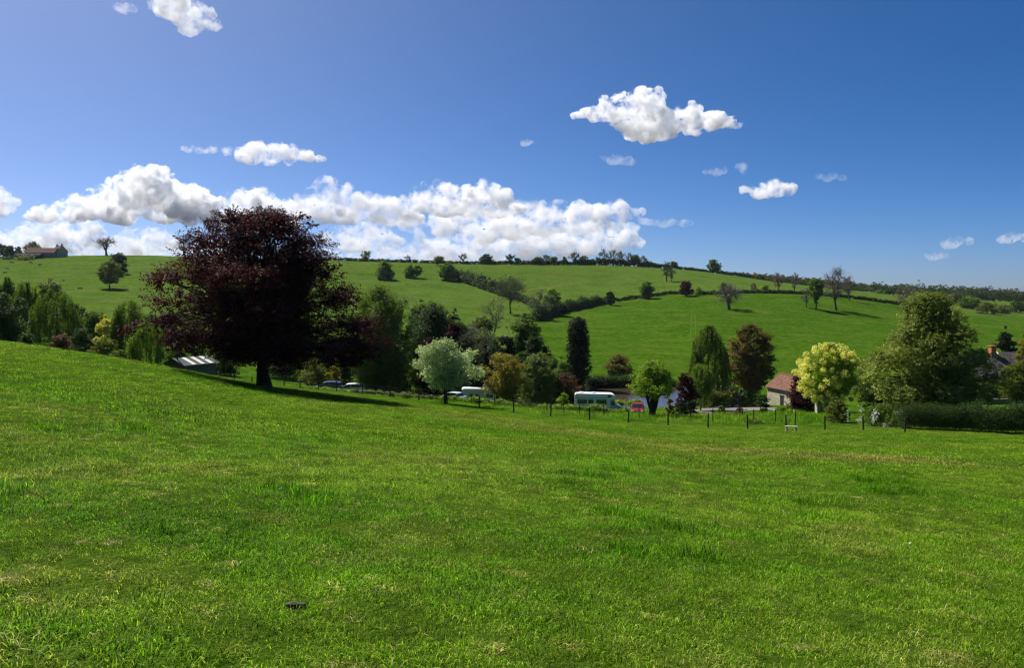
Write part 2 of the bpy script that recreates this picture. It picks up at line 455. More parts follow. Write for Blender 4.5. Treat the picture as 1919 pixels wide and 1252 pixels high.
def bare(rng, h, w, prof='vase', z0=.25, n_l=16, ntw=9, tw=.02, tr=None, fork=1, bud=0, ls=.1, twl=.34):
    z0m = z0 * h; C, R = make_lumps(rng, prof, h * .95, z0m, w * 1.06, n_l, .36, .08)
    tr = tr or h * .026
    top = np.array([rng.normal(0, .04) * w, rng.normal(0, .04) * w, z0m + (h - z0m) * .35])
    big, fine = [], []
    P0, R0 = curve(rng, (0, 0, -.3), top, tr, tr * .5, 8, .03); R0[0] *= 1.4; big.append((P0, R0))
    stems = [(P0, R0)]
    for k in range(4 if fork == 1 else 5):
        a = k * 1.6 + rng.uniform(0, .8); q = rng.integers(3, 8)
        e = np.array([math.cos(a) * w * .2, math.sin(a) * w * .2, z0m + (h - z0m) * rng.uniform(.5, .72)])
        s = curve(rng, P0[q], e, R0[q] * .75, tr * .22, 7, .06); big.append(s); stems.append(s)
    tips = []
    for c, r in zip(C, R):
        s = min((t for t in stems), key=lambda t: np.linalg.norm(t[0][-1] - c) + rng.uniform(0, w * .1))
        q = int(len(s[0]) * rng.uniform(.45, .99)); q = min(q, len(s[0]) - 1)
        lm = curve(rng, s[0][q], c, max(s[1][q] * .6, tw * 1.6), tw * 1.2, 6, .08, .03); big.append(lm)
        for b in range(ntw):
            d = rng.normal(size=3); d[2] += .45; d /= np.linalg.norm(d)
            st = lm[0][rng.integers(2, 6)]; e = c + d * r * rng.uniform(.7, 1.2) * np.array([1, 1, .95])
            br = curve(rng, st, e, tw * .95, tw * .5, 5, .1); fine.append(br)
            for tt in range(5):
                d2 = rng.normal(size=3) + d * .9; d2[2] += .3; d2 /= np.linalg.norm(d2)
                s2 = br[0][rng.integers(1, 5)]; e2 = s2 + d2 * r * twl * rng.uniform(.6, 1.3)
                fine.append(curve(rng, s2, e2, tw * .5, tw * .3, 3, .08)); tips.append(e2)
    Vf, Qf = tubes(fine, 3); Tf = np.full(len(Vf), .5) + np.repeat(rng.uniform(-.5, .5, len(Vf) // 3), 3)[:len(Vf)]
    if bud:
        tips = np.array(tips); i = rng.integers(0, len(tips), bud)
        P = tips[i] + rng.normal(size=(bud, 3)) * w * .025
        V2, Q2, T2 = leaves(P, rng.normal(size=(bud, 3)), ls * rng.uniform(.6, 1.3, bud), rng, tint=rng.uniform(size=bud))
        return tubes(big), (Vf, Qf, Tf), (V2, Q2, T2)
    return tubes(big, 7), (Vf, Qf, Tf), None

MESH = {}
def put_tree(name, label, px, Y, top, w, kind='leafy', prof='round', pl='green', seed=1, base=None, cat='tree', group=None, bark=None, dens=1.0, lsz=3.0, z0=.22, share=None, **kw):
    """a tree standing at picture column px, distance Y, as tall and wide as it shows there"""
    if Y is None: Y = Yat(px, base)
    x, y, z = at(px, Y)
    if base is not None and kw.pop('snap', False): pass
    h = max(zpix(top, Y) - z, 0.5); wm = w / F * Y
    t = thing(name, label, cat, (x, y, z), 0.0, group)
    hpx = h * F / Y
    if share is not None and share in MESH:
        mt, mc, mb, h0, w0 = MESH[share]
        t.scale = (wm / w0, wm / w0, h / h0); t.rotation_euler = (0, 0, seed * 1.7)
        if mt: obj('trunk', mt, t)
        if mc: obj('crown', mc, t)
        if mb: obj('foliage', mb, t)
        return t
    rng = np.random.default_rng(seed * 7919 + 13)
    ls = max(lsz / F * Y * .5, .05)
    area = w * hpx * (1 - z0) * .8
    bk = bark or (BARK if kind == 'bare' else BARK_D)
    mb = None
    if kind == 'leafy':
        nleaf = int(max(500, min(270000, area * 3.4 * dens * (3.0 / lsz) ** 2)))
        (tv, tq), (V, Q, T), _ = leafy(rng, h, wm, prof, z0, nleaf=nleaf, ls=ls, **kw)
        mt = mesh_np('trunk', tv, tq, mat=bk, smooth=True); mc = mesh_np('crown', V, Q, mat=pal(pl), attrs={'tint': T})
    elif kind == 'weep':
        nleaf = int(max(700, min(60000, area * 3.0 * dens * (3.0 / lsz) ** 2)))
        (tv, tq), (V, Q, T), _ = weeping(rng, h, wm, prof, z0, ls=ls, nleaf=nleaf, **kw)
        mt = mesh_np('trunk', tv, tq, mat=bk, smooth=True); mc = mesh_np('crown', V, Q, mat=pal(pl), attrs={'tint': T})
    elif kind == 'bare':
        tw = max(.30 / F * Y, .010)
        (tv, tq), (V, Q, T), bd = bare(rng, h, wm, prof, z0, tw=tw, ls=ls * .8, **kw)
        mt = mesh_np('trunk', tv, tq, mat=bk, smooth=True); mc = mesh_np('crown', V, Q, mat=pal('twig'), attrs={'tint': T})
        if bd: mb = mesh_np('foliage', bd[0], bd[1], mat=pal(pl), attrs={'tint': bd[2]})
    elif kind == 'bush':
        nleaf = int(max(300, min(60000, area * 3.4 * dens * (3.0 / lsz) ** 2)))
        (tv, tq), (V, Q, T), _ = leafy(rng, h, wm, prof, 0.0, nleaf=nleaf, ls=ls, **kw)
        mt = mesh_np('stems', tv, tq, mat=bk, smooth=True); mc = mesh_np('foliage', V, Q, mat=pal(pl), attrs={'tint': T})
        obj('stem', mt, t); obj('foliage', mc, t)
        return t
    if share is not None: MESH[share] = (mt, mc, mb, h, wm)
    obj('trunk', mt, t); obj('crown', mc, t)
    if mb: obj('foliage', mb, t)
    return t

def hedge(name, label, pts, hgt, wid, pl='dark', seed=1, dens=1.0, lsz=3.0, cat='hedge', lumpy=.25, top=None, ymean=None, z_is_top=False):
    """leafy hedge along a line of (column, distance); hgt in metres (or list)"""
    rng = np.random.default_rng(seed * 331 + 7)
    P = np.array([at(a, b) for a, b in pts]); hh = np.array(hgt if isinstance(hgt, (list, tuple)) else [hgt] * len(pts), float)
    seg = np.linalg.norm(np.diff(P[:, :2], axis=0), axis=1); s = np.concatenate([[0], np.cumsum(seg)])
    Lm = s[-1]; Ym = P[:, 1].mean(); ls = max(lsz / F * Ym * .5, .05)
    hm = hh.mean(); npx = Lm * F / Ym * (hm + wid * .35) * F / Ym
    nleaf = int(max(800, min(70000, npx * 3.2 * dens * (3 / lsz) ** 2)))
    ncl = max(60, nleaf // 20)
    t = rng.uniform(0, Lm, ncl)
    bx, by = np.interp(t, s, P[:, 0]), np.interp(t, s, P[:, 1]); bh = np.interp(t, s, hh)
    dx = np.interp(t, s[:-1], np.diff(P[:, 0]) / seg); dy = np.interp(t, s[:-1], np.diff(P[:, 1]) / seg)
    bumps = 1 + lumpy * (np.sin(t / Lm * 40 + seed) * .3 + np.sin(t * 1.7 / max(hm, .3) + seed * 2) * .4 + rng.normal(0, .25, ncl))
    a = rng.uniform(0, math.pi, ncl)                       # around a rounded section
    side = np.sign(np.cos(a)) * np.abs(np.cos(a)) ** .55 * wid / 2; zz = np.sin(a) ** .35 * bh * bumps
    dn = rng.uniform(.55, 1.03, ncl); side *= dn; zz = zz * np.where(rng.uniform(size=ncl) < .4, rng.uniform(.1, 1, ncl), dn)
    X = bx - dy * side; Yv = by + dx * side; Z = ground(X, Yv) + np.maximum(zz, .05)
    CC = np.stack([X, Yv, Z], 1)
    Dn = np.stack([-dy * np.cos(a), dx * np.cos(a), np.sin(a)], 1)
    i = rng.integers(0, ncl, nleaf); sp = .10 * hm + ls * .5
    Pl = CC[i] + rng.normal(size=(nleaf, 3)) * min(sp, .5) * np.array([1, 1, .6])
    Nn = Dn[i] * .7 + np.array([0, 0, .35]) + rng.normal(size=(nleaf, 3)) * .5
    ct = rng.uniform(size=ncl)
    V, Q, T = leaves(Pl, Nn, ls * rng.uniform(.6, 1.35, nleaf), rng, tint=np.clip(.6 * ct[i] + .4 * rng.uniform(size=nleaf), 0, 1))
    o0 = P[0]; V = V - o0
    o = obj(name, mesh_np(name, V, Q, mat=pal(pl), attrs={'tint': T}), None, o0)
    return tag(o, label, cat)
# ------------------------------------------------------------------ camera, sky, sun
cam = bpy.data.cameras.new('camera'); cam.sensor_width = 36; cam.lens = 36 * F / 1919.0
cam.shift_x = 0.0; cam.shift_y = -(626 - H) / 1919.0; cam.clip_start = .1; cam.clip_end = 90000
camo = bpy.data.objects.new('camera', cam); camo.location = (0, 0, EYE); camo.rotation_euler = (math.pi / 2, 0, 0)
link(camo); S.camera = camo

S.view_settings.view_transform = 'Standard'; S.view_settings.look = 'None'
S.view_settings.exposure = 0.72; S.view_settings.gamma = 1.0
S.cycles.use_denoising = True; S.cycles.pixel_filter_type = 'BLACKMAN_HARRIS'; S.cycles.filter_width = 1.25
S.cycles.max_bounces = 24; S.cycles.diffuse_bounces = 4; S.cycles.glossy_bounces = 2; S.cycles.transmission_bounces = 3
S.cycles.volume_bounces = 24; S.cycles.transparent_max_bounces = 6
S.cycles.use_adaptive_sampling = True; S.cycles.adaptive_threshold = 0.012
S.cycles.sample_clamp_indirect = 6
S.cycles.volume_step_rate = .12; S.cycles.volume_max_steps = 512

w = bpy.data.worlds.new('World'); S.world = w; w.use_nodes = True
nt = w.node_tree; nt.nodes.clear()
sky = nt.nodes.new('ShaderNodeTexSky'); sky.sky_type = 'NISHITA'; sky.sun_disc = False
sky.sun_elevation = SUN_EL; sky.sun_rotation = SUN_AZ
sky.altitude = 1500; sky.air_density = .5; sky.dust_density = 3.5; sky.ozone_density = 4.5
hs = nt.nodes.new('ShaderNodeHueSaturation'); hs.inputs['Saturation'].default_value = 1.32
bg = nt.nodes.new('ShaderNodeBackground'); bg.inputs[1].default_value = 0.076
wo = nt.nodes.new('ShaderNodeOutputWorld')
L(nt, sky.outputs[0], hs.inputs['Color']); L(nt, hs.outputs[0], bg.inputs[0]); L(nt, bg.outputs[0], wo.inputs[0])

sl = bpy.data.lights.new('sun', 'SUN'); sl.energy = 5.0; sl.angle = math.radians(0.53); sl.color = (1.0, .96, .89)
so = bpy.data.objects.new('sun', sl); link(so)
SD = Vector((math.sin(SUN_AZ) * math.cos(SUN_EL), math.cos(SUN_AZ) * math.cos(SUN_EL), math.sin(SUN_EL)))
so.rotation_euler = SD.to_track_quat('Z', 'Y').to_euler(); so.location = (-40, 20, 60)

# ------------------------------------------------------------------ the ground: one sheet to the horizon
us = np.concatenate([np.linspace(-1.5, -.85, 40)[:-1], np.linspace(-.85, .85, 430), np.linspace(.85, 1.5, 40)[1:]])
Yr = np.concatenate([np.linspace(-14, 2, 26), np.exp(np.linspace(math.log(2.2), math.log(60), 230)), np.exp(np.linspace(math.log(60.5), math.log(900), 330)), np.exp(np.linspace(math.log(910), math.log(9000), 50))])
UU, YY = np.meshgrid(us, Yr); XX = UU * (np.maximum(YY, -5) + 16.0)
ZZ = ground(XX, YY)
ZZ = np.where(YY > 5000, EYE - 2.0 - (YY - 5000) * .004, ZZ)
pxg = XX / np.maximum(YY, 1) * F + CX
# what grows where: r = lushness, g = worn/dry share plus haze painted pale on the left hills, b = bare soil
TRACK = [(600, 752), (700, 765), (920, 787), (1100, 817), (1280, 843), (1500, 853), (1700, 863), (1919, 880), (2300, 905)]
def track_mask(x, y):
    u = np.asarray(x) / np.maximum(y, 3) * F + CX
    pr = np.interp(u, [a for a, b in TRACK], [b for a, b in TRACK])
    q = H - (ground(x, y) - EYE) / np.maximum(y, 3) * F
    d = (q - pr) / 7.0
    return np.exp(-d * d) * (np.asarray(y) < 75) * (u > 560) * np.clip(.55 + .6 * wob(np.asarray(x), np.asarray(y), .55, 21), 0, 1) * np.clip((u - 560) / 600, .35, 1)
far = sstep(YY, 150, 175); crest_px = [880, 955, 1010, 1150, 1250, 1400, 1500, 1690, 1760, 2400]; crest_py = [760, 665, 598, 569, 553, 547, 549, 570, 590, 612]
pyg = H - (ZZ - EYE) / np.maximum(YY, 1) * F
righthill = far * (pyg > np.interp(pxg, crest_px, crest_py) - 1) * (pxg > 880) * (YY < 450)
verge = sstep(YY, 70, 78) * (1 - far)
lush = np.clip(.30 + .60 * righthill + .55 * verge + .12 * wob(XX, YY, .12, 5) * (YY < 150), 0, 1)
streaks = np.zeros_like(XX)
for ln in ([(130, 509), (240, 512), (345, 505)], [(215, 533), (345, 531)], [(140, 566), (300, 572)], [(640, 505), (700, 503)], [(630, 519), (700, 524)], [(720, 548), (830, 575)], [(985, 510), (1090, 518), (1180, 526)], [(1210, 530), (1330, 522)], [(20, 530), (90, 541)], [(1100, 507), (1190, 511)]):
    lx, ly = [a for a, b in ln], [b for a, b in ln]
    dd = (pyg - np.interp(pxg, lx, ly)) / 1.5
    streaks = np.maximum(streaks, np.exp(-dd * dd) * sstep(pxg, lx[0], lx[0] + 14) * (1 - sstep(pxg, lx[-1] - 14, lx[-1])) * (YY > 180) * (YY < 700) * np.clip(.6 + .5 * wob(XX, YY, .2, 77), 0, 1))
dry = np.clip(.28 * (1 - verge) * (1 - far) + .80 * far * (1 - righthill) + .16 * wob(XX, YY, .25, 6), 0, 1)  # far term paints the haze of the left hills as paler grass
soil = np.maximum(track_mask(XX, YY) * 1.1, streaks * .75)
near = 1 - sstep(YY, 12, 34)
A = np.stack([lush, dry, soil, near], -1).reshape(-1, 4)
nr, nc = XX.shape
q = (np.arange(nr - 1)[:, None] * nc + np.arange(nc - 1)[None, :])
Q = np.stack([q, q + 1, q + nc + 1, q + nc], -1).reshape(-1, 4)

gm, nt, out = new_mat('pasture')
geo = N(nt, 'ShaderNodeNewGeometry'); at_ = N(nt, 'ShaderNodeAttribute', attribute_name='cover')
sep = N(nt, 'ShaderNodeSeparateColor'); L(nt, at_.outputs['Color'], sep.inputs[0])
pos = geo.outputs['Position']
mp = N(nt, 'ShaderNodeMapping'); mp.inputs['Scale'].default_value = (.22, 1.0, 1.0); L(nt, pos, mp.inputs[0])
n1 = noise(nt, .09, 5, .6, mp.outputs[0]); n2 = noise(nt, .9, 5, .65, pos); n3 = noise(nt, 9.0, 4, .7, pos); n4 = noise(nt, .022, 3, .5, pos); n5 = noise(nt, .33, 5, .7, mp.outputs[0])
base = mixc(nt, sep.outputs[0], (.070, .132, .004), (.030, .096, .0008))
dry_or_haze_col = mixc(nt, mth(nt, 'MULTIPLY', sep.outputs[1], mapr(nt, n1, .3, .7, .25, 1.15)), base, (.170, .215, .068))  # pale bluish green stands in for haze on the left hills
patch = mixc(nt, mapr(nt, n2, .35, .75, 0, .55), dry_or_haze_col, (.026, .058, .004))
patch = mixc(nt, mapr(nt, n4, .35, .65, 0, .40), patch, (.070, .128, .010))
patch = mixc(nt, mapr(nt, n5, .50, .68, 0, .50), patch, (.078, .142, .014))
patch = mixc(nt, mapr(nt, n5, .48, .34, 0, .42), patch, (.022, .052, .004))
n8 = noise(nt, .07, 3, .6, pos, .6); patch = mixc(nt, mapr(nt, n8, .50, .64, 0, .40), patch, (.125, .165, .022)); patch = mixc(nt, mapr(nt, n8, .48, .36, 0, .40), patch, (.022, .070, .002))
n6 = noise(nt, .55, 2, .5, pos); n7 = noise(nt, 2.6, 3, .6, pos)
patch = mixc(nt, mapr(nt, n6, .50, .66, 0, .50), patch, (.095, .175, .012))
patch = mixc(nt, mapr(nt, n6, .50, .36, 0, .42), patch, (.018, .052, .001))
patch = mixc(nt, mapr(nt, n7, .52, .36, 0, .5), patch, (.020, .046, .002))
patch = mixc(nt, mapr(nt, n7, .54, .72, 0, .45), patch, (.120, .190, .020))
fine = mixc(nt, mapr(nt, n3, .3, .75, 0, .55), patch, (.018, .040, .003))
fine = mixc(nt, mapr(nt, n1, .54, .72, 0, .40), fine, (.026, .050, .006))
colr = mixc(nt, mth(nt, 'MULTIPLY', sep.outputs[2], mapr(nt, n2, .3, .6, .3, 1.0), True), fine, (.060, .046, .020))
sxyz = N(nt, 'ShaderNodeSeparateXYZ'); L(nt, pos, sxyz.inputs[0]); colr = mixc(nt, mapr(nt, sxyz.outputs[1], 900, 1600), colr, (.085, .085, .070))  # unseen far ground greyed to keep green bounce off the cloud bases
colr = mixc(nt, mth(nt, 'MULTIPLY', at_.outputs['Alpha'], .45), colr, (.026, .044, .006))
p = N(nt, 'ShaderNodeBsdfPrincipled'); p.inputs['Roughness'].default_value = 1.0; p.inputs['Specular IOR Level'].default_value = 0.0
L(nt, colr, p.inputs['Base Color'])
bm = N(nt, 'ShaderNodeBump'); bm.inputs['Strength'].default_value = .9; bm.inputs['Distance'].default_value = .35
hh = mth(nt, 'ADD', mth(nt, 'MULTIPLY', n2, 1.0), mth(nt, 'MULTIPLY', n3, .25)); L(nt, hh, bm.inputs['Height']); L(nt, bm.outputs[0], p.inputs['Normal'])
L(nt, p.outputs[0], out.inputs[0])
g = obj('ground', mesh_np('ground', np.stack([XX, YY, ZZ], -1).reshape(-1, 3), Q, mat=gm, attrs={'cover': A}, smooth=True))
tag(g, 'green rolling pasture running from the foreground down to the valley and over the hills', 'ground', kind='structure')

# ------------------------------------------------------------------ grass blades
def blade_mat():
    m, nt, out = new_mat('grass_blade')
    a = N(nt, 'ShaderNodeAttribute', attribute_name='tint')
    d = N(nt, 'ShaderNodeAttribute', attribute_name='dry'); d.attribute_type = 'INSTANCER'
    lu = N(nt, 'ShaderNodeAttribute', attribute_name='lush'); lu.attribute_type = 'INSTANCER'
    green = ramp(nt, a.outputs['Fac'], [(0, (.030, .066, .001)), (.35, (.062, .135, .003)), (.7, (.106, .198, .006)), (.90, (.190, .270, .022)), (.97, (.30, .29, .08)), (1.0, (.40, .36, .14))])
    lushc = ramp(nt, a.outputs['Fac'], [(0, (.016, .060, .001)), (.6, (.046, .135, .002)), (1, (.110, .230, .010))])
    dry_or_haze_col = ramp(nt, a.outputs['Fac'], [(0, (.070, .060, .012)), (.6, (.190, .165, .045)), (1, (.42, .37, .17))])
    c = mixc(nt, lu.outputs['Fac'], green, lushc); c = mixc(nt, d.outputs['Fac'], c, dry_or_haze_col)
    br = N(nt, 'ShaderNodeAttribute', attribute_name='bri'); br.attribute_type = 'INSTANCER'
    cbr = N(nt, 'ShaderNodeCombineXYZ')
    for q_ in range(3): L(nt, br.outputs['Fac'], cbr.inputs[q_])
    c = mixc(nt, 1.0, c, cbr.outputs[0], 'MULTIPLY')
    p = N(nt, 'ShaderNodeBsdfPrincipled'); p.inputs['Roughness'].default_value = .5; p.inputs['Specular IOR Level'].default_value = .03
    L(nt, c, p.inputs['Base Color'])
    t = N(nt, 'ShaderNodeBsdfTranslucent'); L(nt, mixc(nt, 1.0, c, (1.25, 1.3, .4), 'MULTIPLY'), t.inputs[0])
    mx = N(nt, 'ShaderNodeMixShader'); mx.inputs[0].default_value = .42
    L(nt, p.outputs[0], mx.inputs[1]); L(nt, t.outputs[0], mx.inputs[2]); L(nt, mx.outputs[0], out.inputs[0]); return m
BLADE = blade_mat()
def clump(seed, n, rad, l0, l1, wd, lean, comb=0.0, tlo=0.0, thi=1.0):
    r = np.random.default_rng(seed)
    a = r.uniform(0, 6.283, n); q = rad * np.sqrt(r.uniform(0, 1, n)); bx, by = np.cos(a) * q, np.sin(a) * q
    l = r.uniform(l0, l1, n); la = r.uniform(0, 6.283, n); ln = np.abs(r.normal(lean, .3, n))
    dx, dy = np.cos(la) * ln + comb, np.sin(la) * ln
    k = np.sqrt(1 + dx * dx + dy * dy); dx, dy, dz = dx / k, dy / k, 1 / k
    sx, sy = -np.sin(la + r.uniform(-.9, .9, n)), np.cos(la + r.uniform(-.9, .9, n))
    w = wd * r.uniform(.6, 1.3, n)
    b = np.stack([bx, by, np.full(n, -.01)], 1); side = np.stack([sx, sy, np.zeros(n)], 1) * (w / 2)[:, None]
    mid = b + np.stack([dx * .45, dy * .45, dz * .62], 1) * l[:, None]
    tip = b + np.stack([dx * 1.15, dy * 1.15, dz * (.86 - .3 * np.minimum(ln, 1.2))], 1) * l[:, None]
    V = np.stack([b - side, b + side, mid + side * .85, mid - side * .85, tip], 1).reshape(-1, 3)
    o = np.arange(n) * 5
    Qd = np.stack([o, o + 1, o + 2, o + 3], 1); Td = np.stack([o + 3, o + 2, o + 4], 1)
    return mesh_np('grass_clump', V, Qd, Td, BLADE, {'tint': np.repeat(np.clip(tlo + (thi - tlo) * r.uniform(0, 1, n), 0, 1), 5)})
gcol = bpy.data.collections.new('grass_clumps')
SPEC = [(40, .16, .04, .085, .0052, .75), (40, .16, .04, .095, .0050, .9), (44, .17, .035, .075, .0054, .65), (38, .15, .05, .11, .0050, 1.0),   # 0-3 pasture
        (46, .13, .08, .16, .0056, .6),                                                                                                       # 4 lush tuft
        (24, .13, .06, .14, .0044, 1.5),                                                                                                      # 5 straw
        (66, .5, .05, .10, .014, .7), (66, .5, .05, .11, .015, .8),                                                                           # 6-7 middle distance
        (60, .75, .3, .55, .03, .35),                                                                                                         # 8 tall verge grass
        (70, .075, .03, .09, .0060, 2.2)]                                                                                                     # 9 trampled dead tuft
for i, sp in enumerate(SPEC):
    me = clump(100 + i, *sp); o = bpy.data.objects.new('clump_%02d' % i, me); gcol.objects.link(o)

rg = np.random.default_rng(5)
def scatter(y0, y1, dens, um=.86):
    area = um * (y1 * y1 - y0 * y0) + 8 * (y1 - y0); n = int(area * dens)
    y = np.sqrt(rg.uniform(y0 * y0, y1 * y1, n)); x = rg.uniform(-1, 1, n) * (y * um + 4); return x, y
pts, kinds, scl, dr, lsn = [], [], [], [], []
def addg(x, y, k, s, d, lu):
    pts.append(np.stack([x, y, ground(x, y)], 1)); kinds.append(k); scl.append(s); dr.append(d); lsn.append(lu)
for y0, y1, dn, sm in ((1.6, 9, 105, .95), (9, 16, 66, 1.1), (16, 27, 34, 1.3)):
    x, y = scatter(y0, y1, dn); n = len(x)
    tuft = wob(x, y, 1.9, 31) + .7 * wob(x, y, 5.0, 32); big = wob(x, y, .45, 33); tm = track_mask(x, y)
    k = rg.integers(0, 4, n); s = sm * rg.uniform(.65, 1.3, n) * np.clip(.92 + .30 * tuft, .5, 1.7)
    lush_ = np.clip(.28 + .50 * big + .40 * tuft, 0, 1)
    k = np.where((tuft + .5 * big > 1.25) & (rg.uniform(size=n) < .55), 4, k)
    left = np.clip((-x / np.maximum(y, 1) - .25) * 2.2, 0, 1) * np.clip(1.5 - y / 12, 0, 1)
    dry_ = np.clip(.0 + .26 * wob(x, y, 1.3, 34) + .24 * wob(x, y, 3.8, 35) + .55 * left * (wob(x, y, 1.4, 36) > .1) - .30 * lush_ + tm * .6, 0, .8)
    st = (rg.uniform(size=n) < .020 + .10 * left + .07 * (wob(x, y, 2.1, 37) > .95)); k = np.where(st, 5, k); dry_ = np.where(st, rg.uniform(.5, 1, n), dry_); lush_ = np.where(st, 0, lush_)
    keep = rg.uniform(size=n) > .45 * (tuft < -1.0) + .35 * tm
    addg(x[keep], y[keep], k[keep], s[keep], dry_[keep], lush_[keep])
x, y = scatter(2, 24, .45); n = len(x); m_ = rg.integers(2, 6, n)                     # small dead tufts here and there
x, y = np.repeat(x, m_) + rg.normal(0, .07, m_.sum()), np.repeat(y, m_) + rg.normal(0, .05, m_.sum()); n = len(x)
addg(x, y, np.full(n, 9), rg.uniform(.7, 1.5, n), rg.uniform(.75, 1, n), np.zeros(n))
for y0, y1, dn in ((24, 45, 7), (45, 72, 4.2)):
    x, y = scatter(y0, y1, dn, .8); n = len(x); big = wob(x, y, .3, 41) + .5 * wob(x, y, 1.1, 42); tm = track_mask(x, y)
    k = rg.integers(6, 8, n); s = rg.uniform(.7, 1.3, n) * np.clip(1 + .2 * big, .6, 1.5)
    addg(x, y, k, s, np.clip(.06 + .20 * wob(x, y, .5, 43) + .9 * tm, 0, .95), np.clip(.30 + .35 * big, 0, 1))
x, y = scatter(78, 112, 1.1, .72); n = len(x); u = x / y * F + CX
fy = np.interp(u, [250, 500, 750, 900, 1100, 1300, 1550, 1700], [104, 98, 91, 84, 78, 74, 69, 66])
keep = (y > fy + 1.5) & (u > 380) & (u < 1700) & ~((y > 96) & (u > 1500)) & ~((y > 104) & (u > 1240))
x, y, fy = x[keep], y[keep], fy[keep]; n = len(x)
addg(x, y, np.full(n, 8), rg.uniform(.5, 1.0, n) * np.where(y > fy + 12, 1.3, .8), np.clip(.05 + .22 * wob(x, y, .5, 51), 0, .6), rg.uniform(.5, 1, n))
P = np.concatenate(pts)
pm = bpy.data.meshes.new('grass'); pm.vertices.add(len(P)); pm.vertices.foreach_set('co', P.astype(np.float32).ravel())
for nm, a in (('kind_id', np.concatenate(kinds)),):
    t_ = pm.attributes.new(nm, 'INT', 'POINT'); t_.data.foreach_set('value', a.astype(np.int32))
for nm, a in (('scl', np.concatenate(scl)), ('dry', np.concatenate(dr)), ('lush', np.concatenate(lsn)), ('rz', rg.uniform(0, 6.283, len(P))), ('bri', np.clip(1.42 * np.exp(.38 * rg.normal(size=len(P)) + .20 * wob(P[:, 0], P[:, 1], 3.3, 61) + .16 * wob(P[:, 0], P[:, 1], .9, 62)), .3, 2.2))):
    t_ = pm.attributes.new(nm, 'FLOAT', 'POINT'); t_.data.foreach_set('value', a.astype(np.float32))
pm.update()
go = obj('grass', pm); tag(go, 'short tufted pasture grass with straw coloured blades covering the foreground field', 'grass', kind='stuff')
ng = bpy.data.node_groups.new('grass_scatter', 'GeometryNodeTree')
ng.interface.new_socket('Geometry', in_out='INPUT', socket_type='NodeSocketGeometry'); ng.interface.new_socket('Geometry', in_out='OUTPUT', socket_type='NodeSocketGeometry')
gi = ng.nodes.new('NodeGroupInput'); gout = ng.nodes.new('NodeGroupOutput')
ci = ng.nodes.new('GeometryNodeCollectionInfo'); ci.inputs['Collection'].default_value = gcol; ci.inputs['Separate Children'].default_value = True; ci.inputs['Reset Children'].default_value = True
iop = ng.nodes.new('GeometryNodeInstanceOnPoints'); iop.inputs['Pick Instance'].default_value = True
def nat(nm, ty):
    n = ng.nodes.new('GeometryNodeInputNamedAttribute'); n.data_type = ty; n.inputs['Name'].default_value = nm; return n.outputs['Attribute']
cx = ng.nodes.new('ShaderNodeCombineXYZ'); ng.links.new(nat('rz', 'FLOAT'), cx.inputs[2])
ng.links.new(gi.outputs[0], iop.inputs['Points']); ng.links.new(ci.outputs[0], iop.inputs['Instance'])
ng.links.new(nat('kind_id', 'INT'), iop.inputs['Instance Index']); ng.links.new(cx.outputs[0], iop.inputs['Rotation']); ng.links.new(nat('scl', 'FLOAT'), iop.inputs['Scale'])
ng.links.new(iop.outputs[0], gout.inputs[0])
md = go.modifiers.new('scatter', 'NODES'); md.node_group = ng
pm.materials.append(BLADE)

# ------------------------------------------------------------------ clouds: bodies of bright vapour
def cloud_mat(name, dens, sc, g=.1):
    m, nt, out = new_mat(name); tc = N(nt, 'ShaderNodeTexCoord')
    n1 = noise(nt, 1 / (19 * sc), 9, .66, tc.outputs['Object'], .35)
    n2 = noise(nt, 1 / (70 * sc), 2, .5, tc.outputs['Object'])
    d = mth(nt, 'ADD', n1, mth(nt, 'MULTIPLY', mth(nt, 'SUBTRACT', n2, .5), .5))
    d = mapr(nt, d, .45, .80, 0, dens * 1.5)
    v = N(nt, 'ShaderNodeVolumeScatter'); v.inputs['Color'].default_value = (1, 1, 1, 1); L(nt, d, v.inputs['Density']); v.inputs['Anisotropy'].default_value = g
    L(nt, v.outputs[0], out.inputs['Volume']); return m
def ico():
    import bmesh
    b = bmesh.new(); bmesh.ops.create_icosphere(b, subdivisions=2, radius=1); V = np.array([v.co[:] for v in b.verts]); T = np.array([[v.index for v in f.verts] for f in b.faces]); b.free(); return V, T
IV, IT = ico()
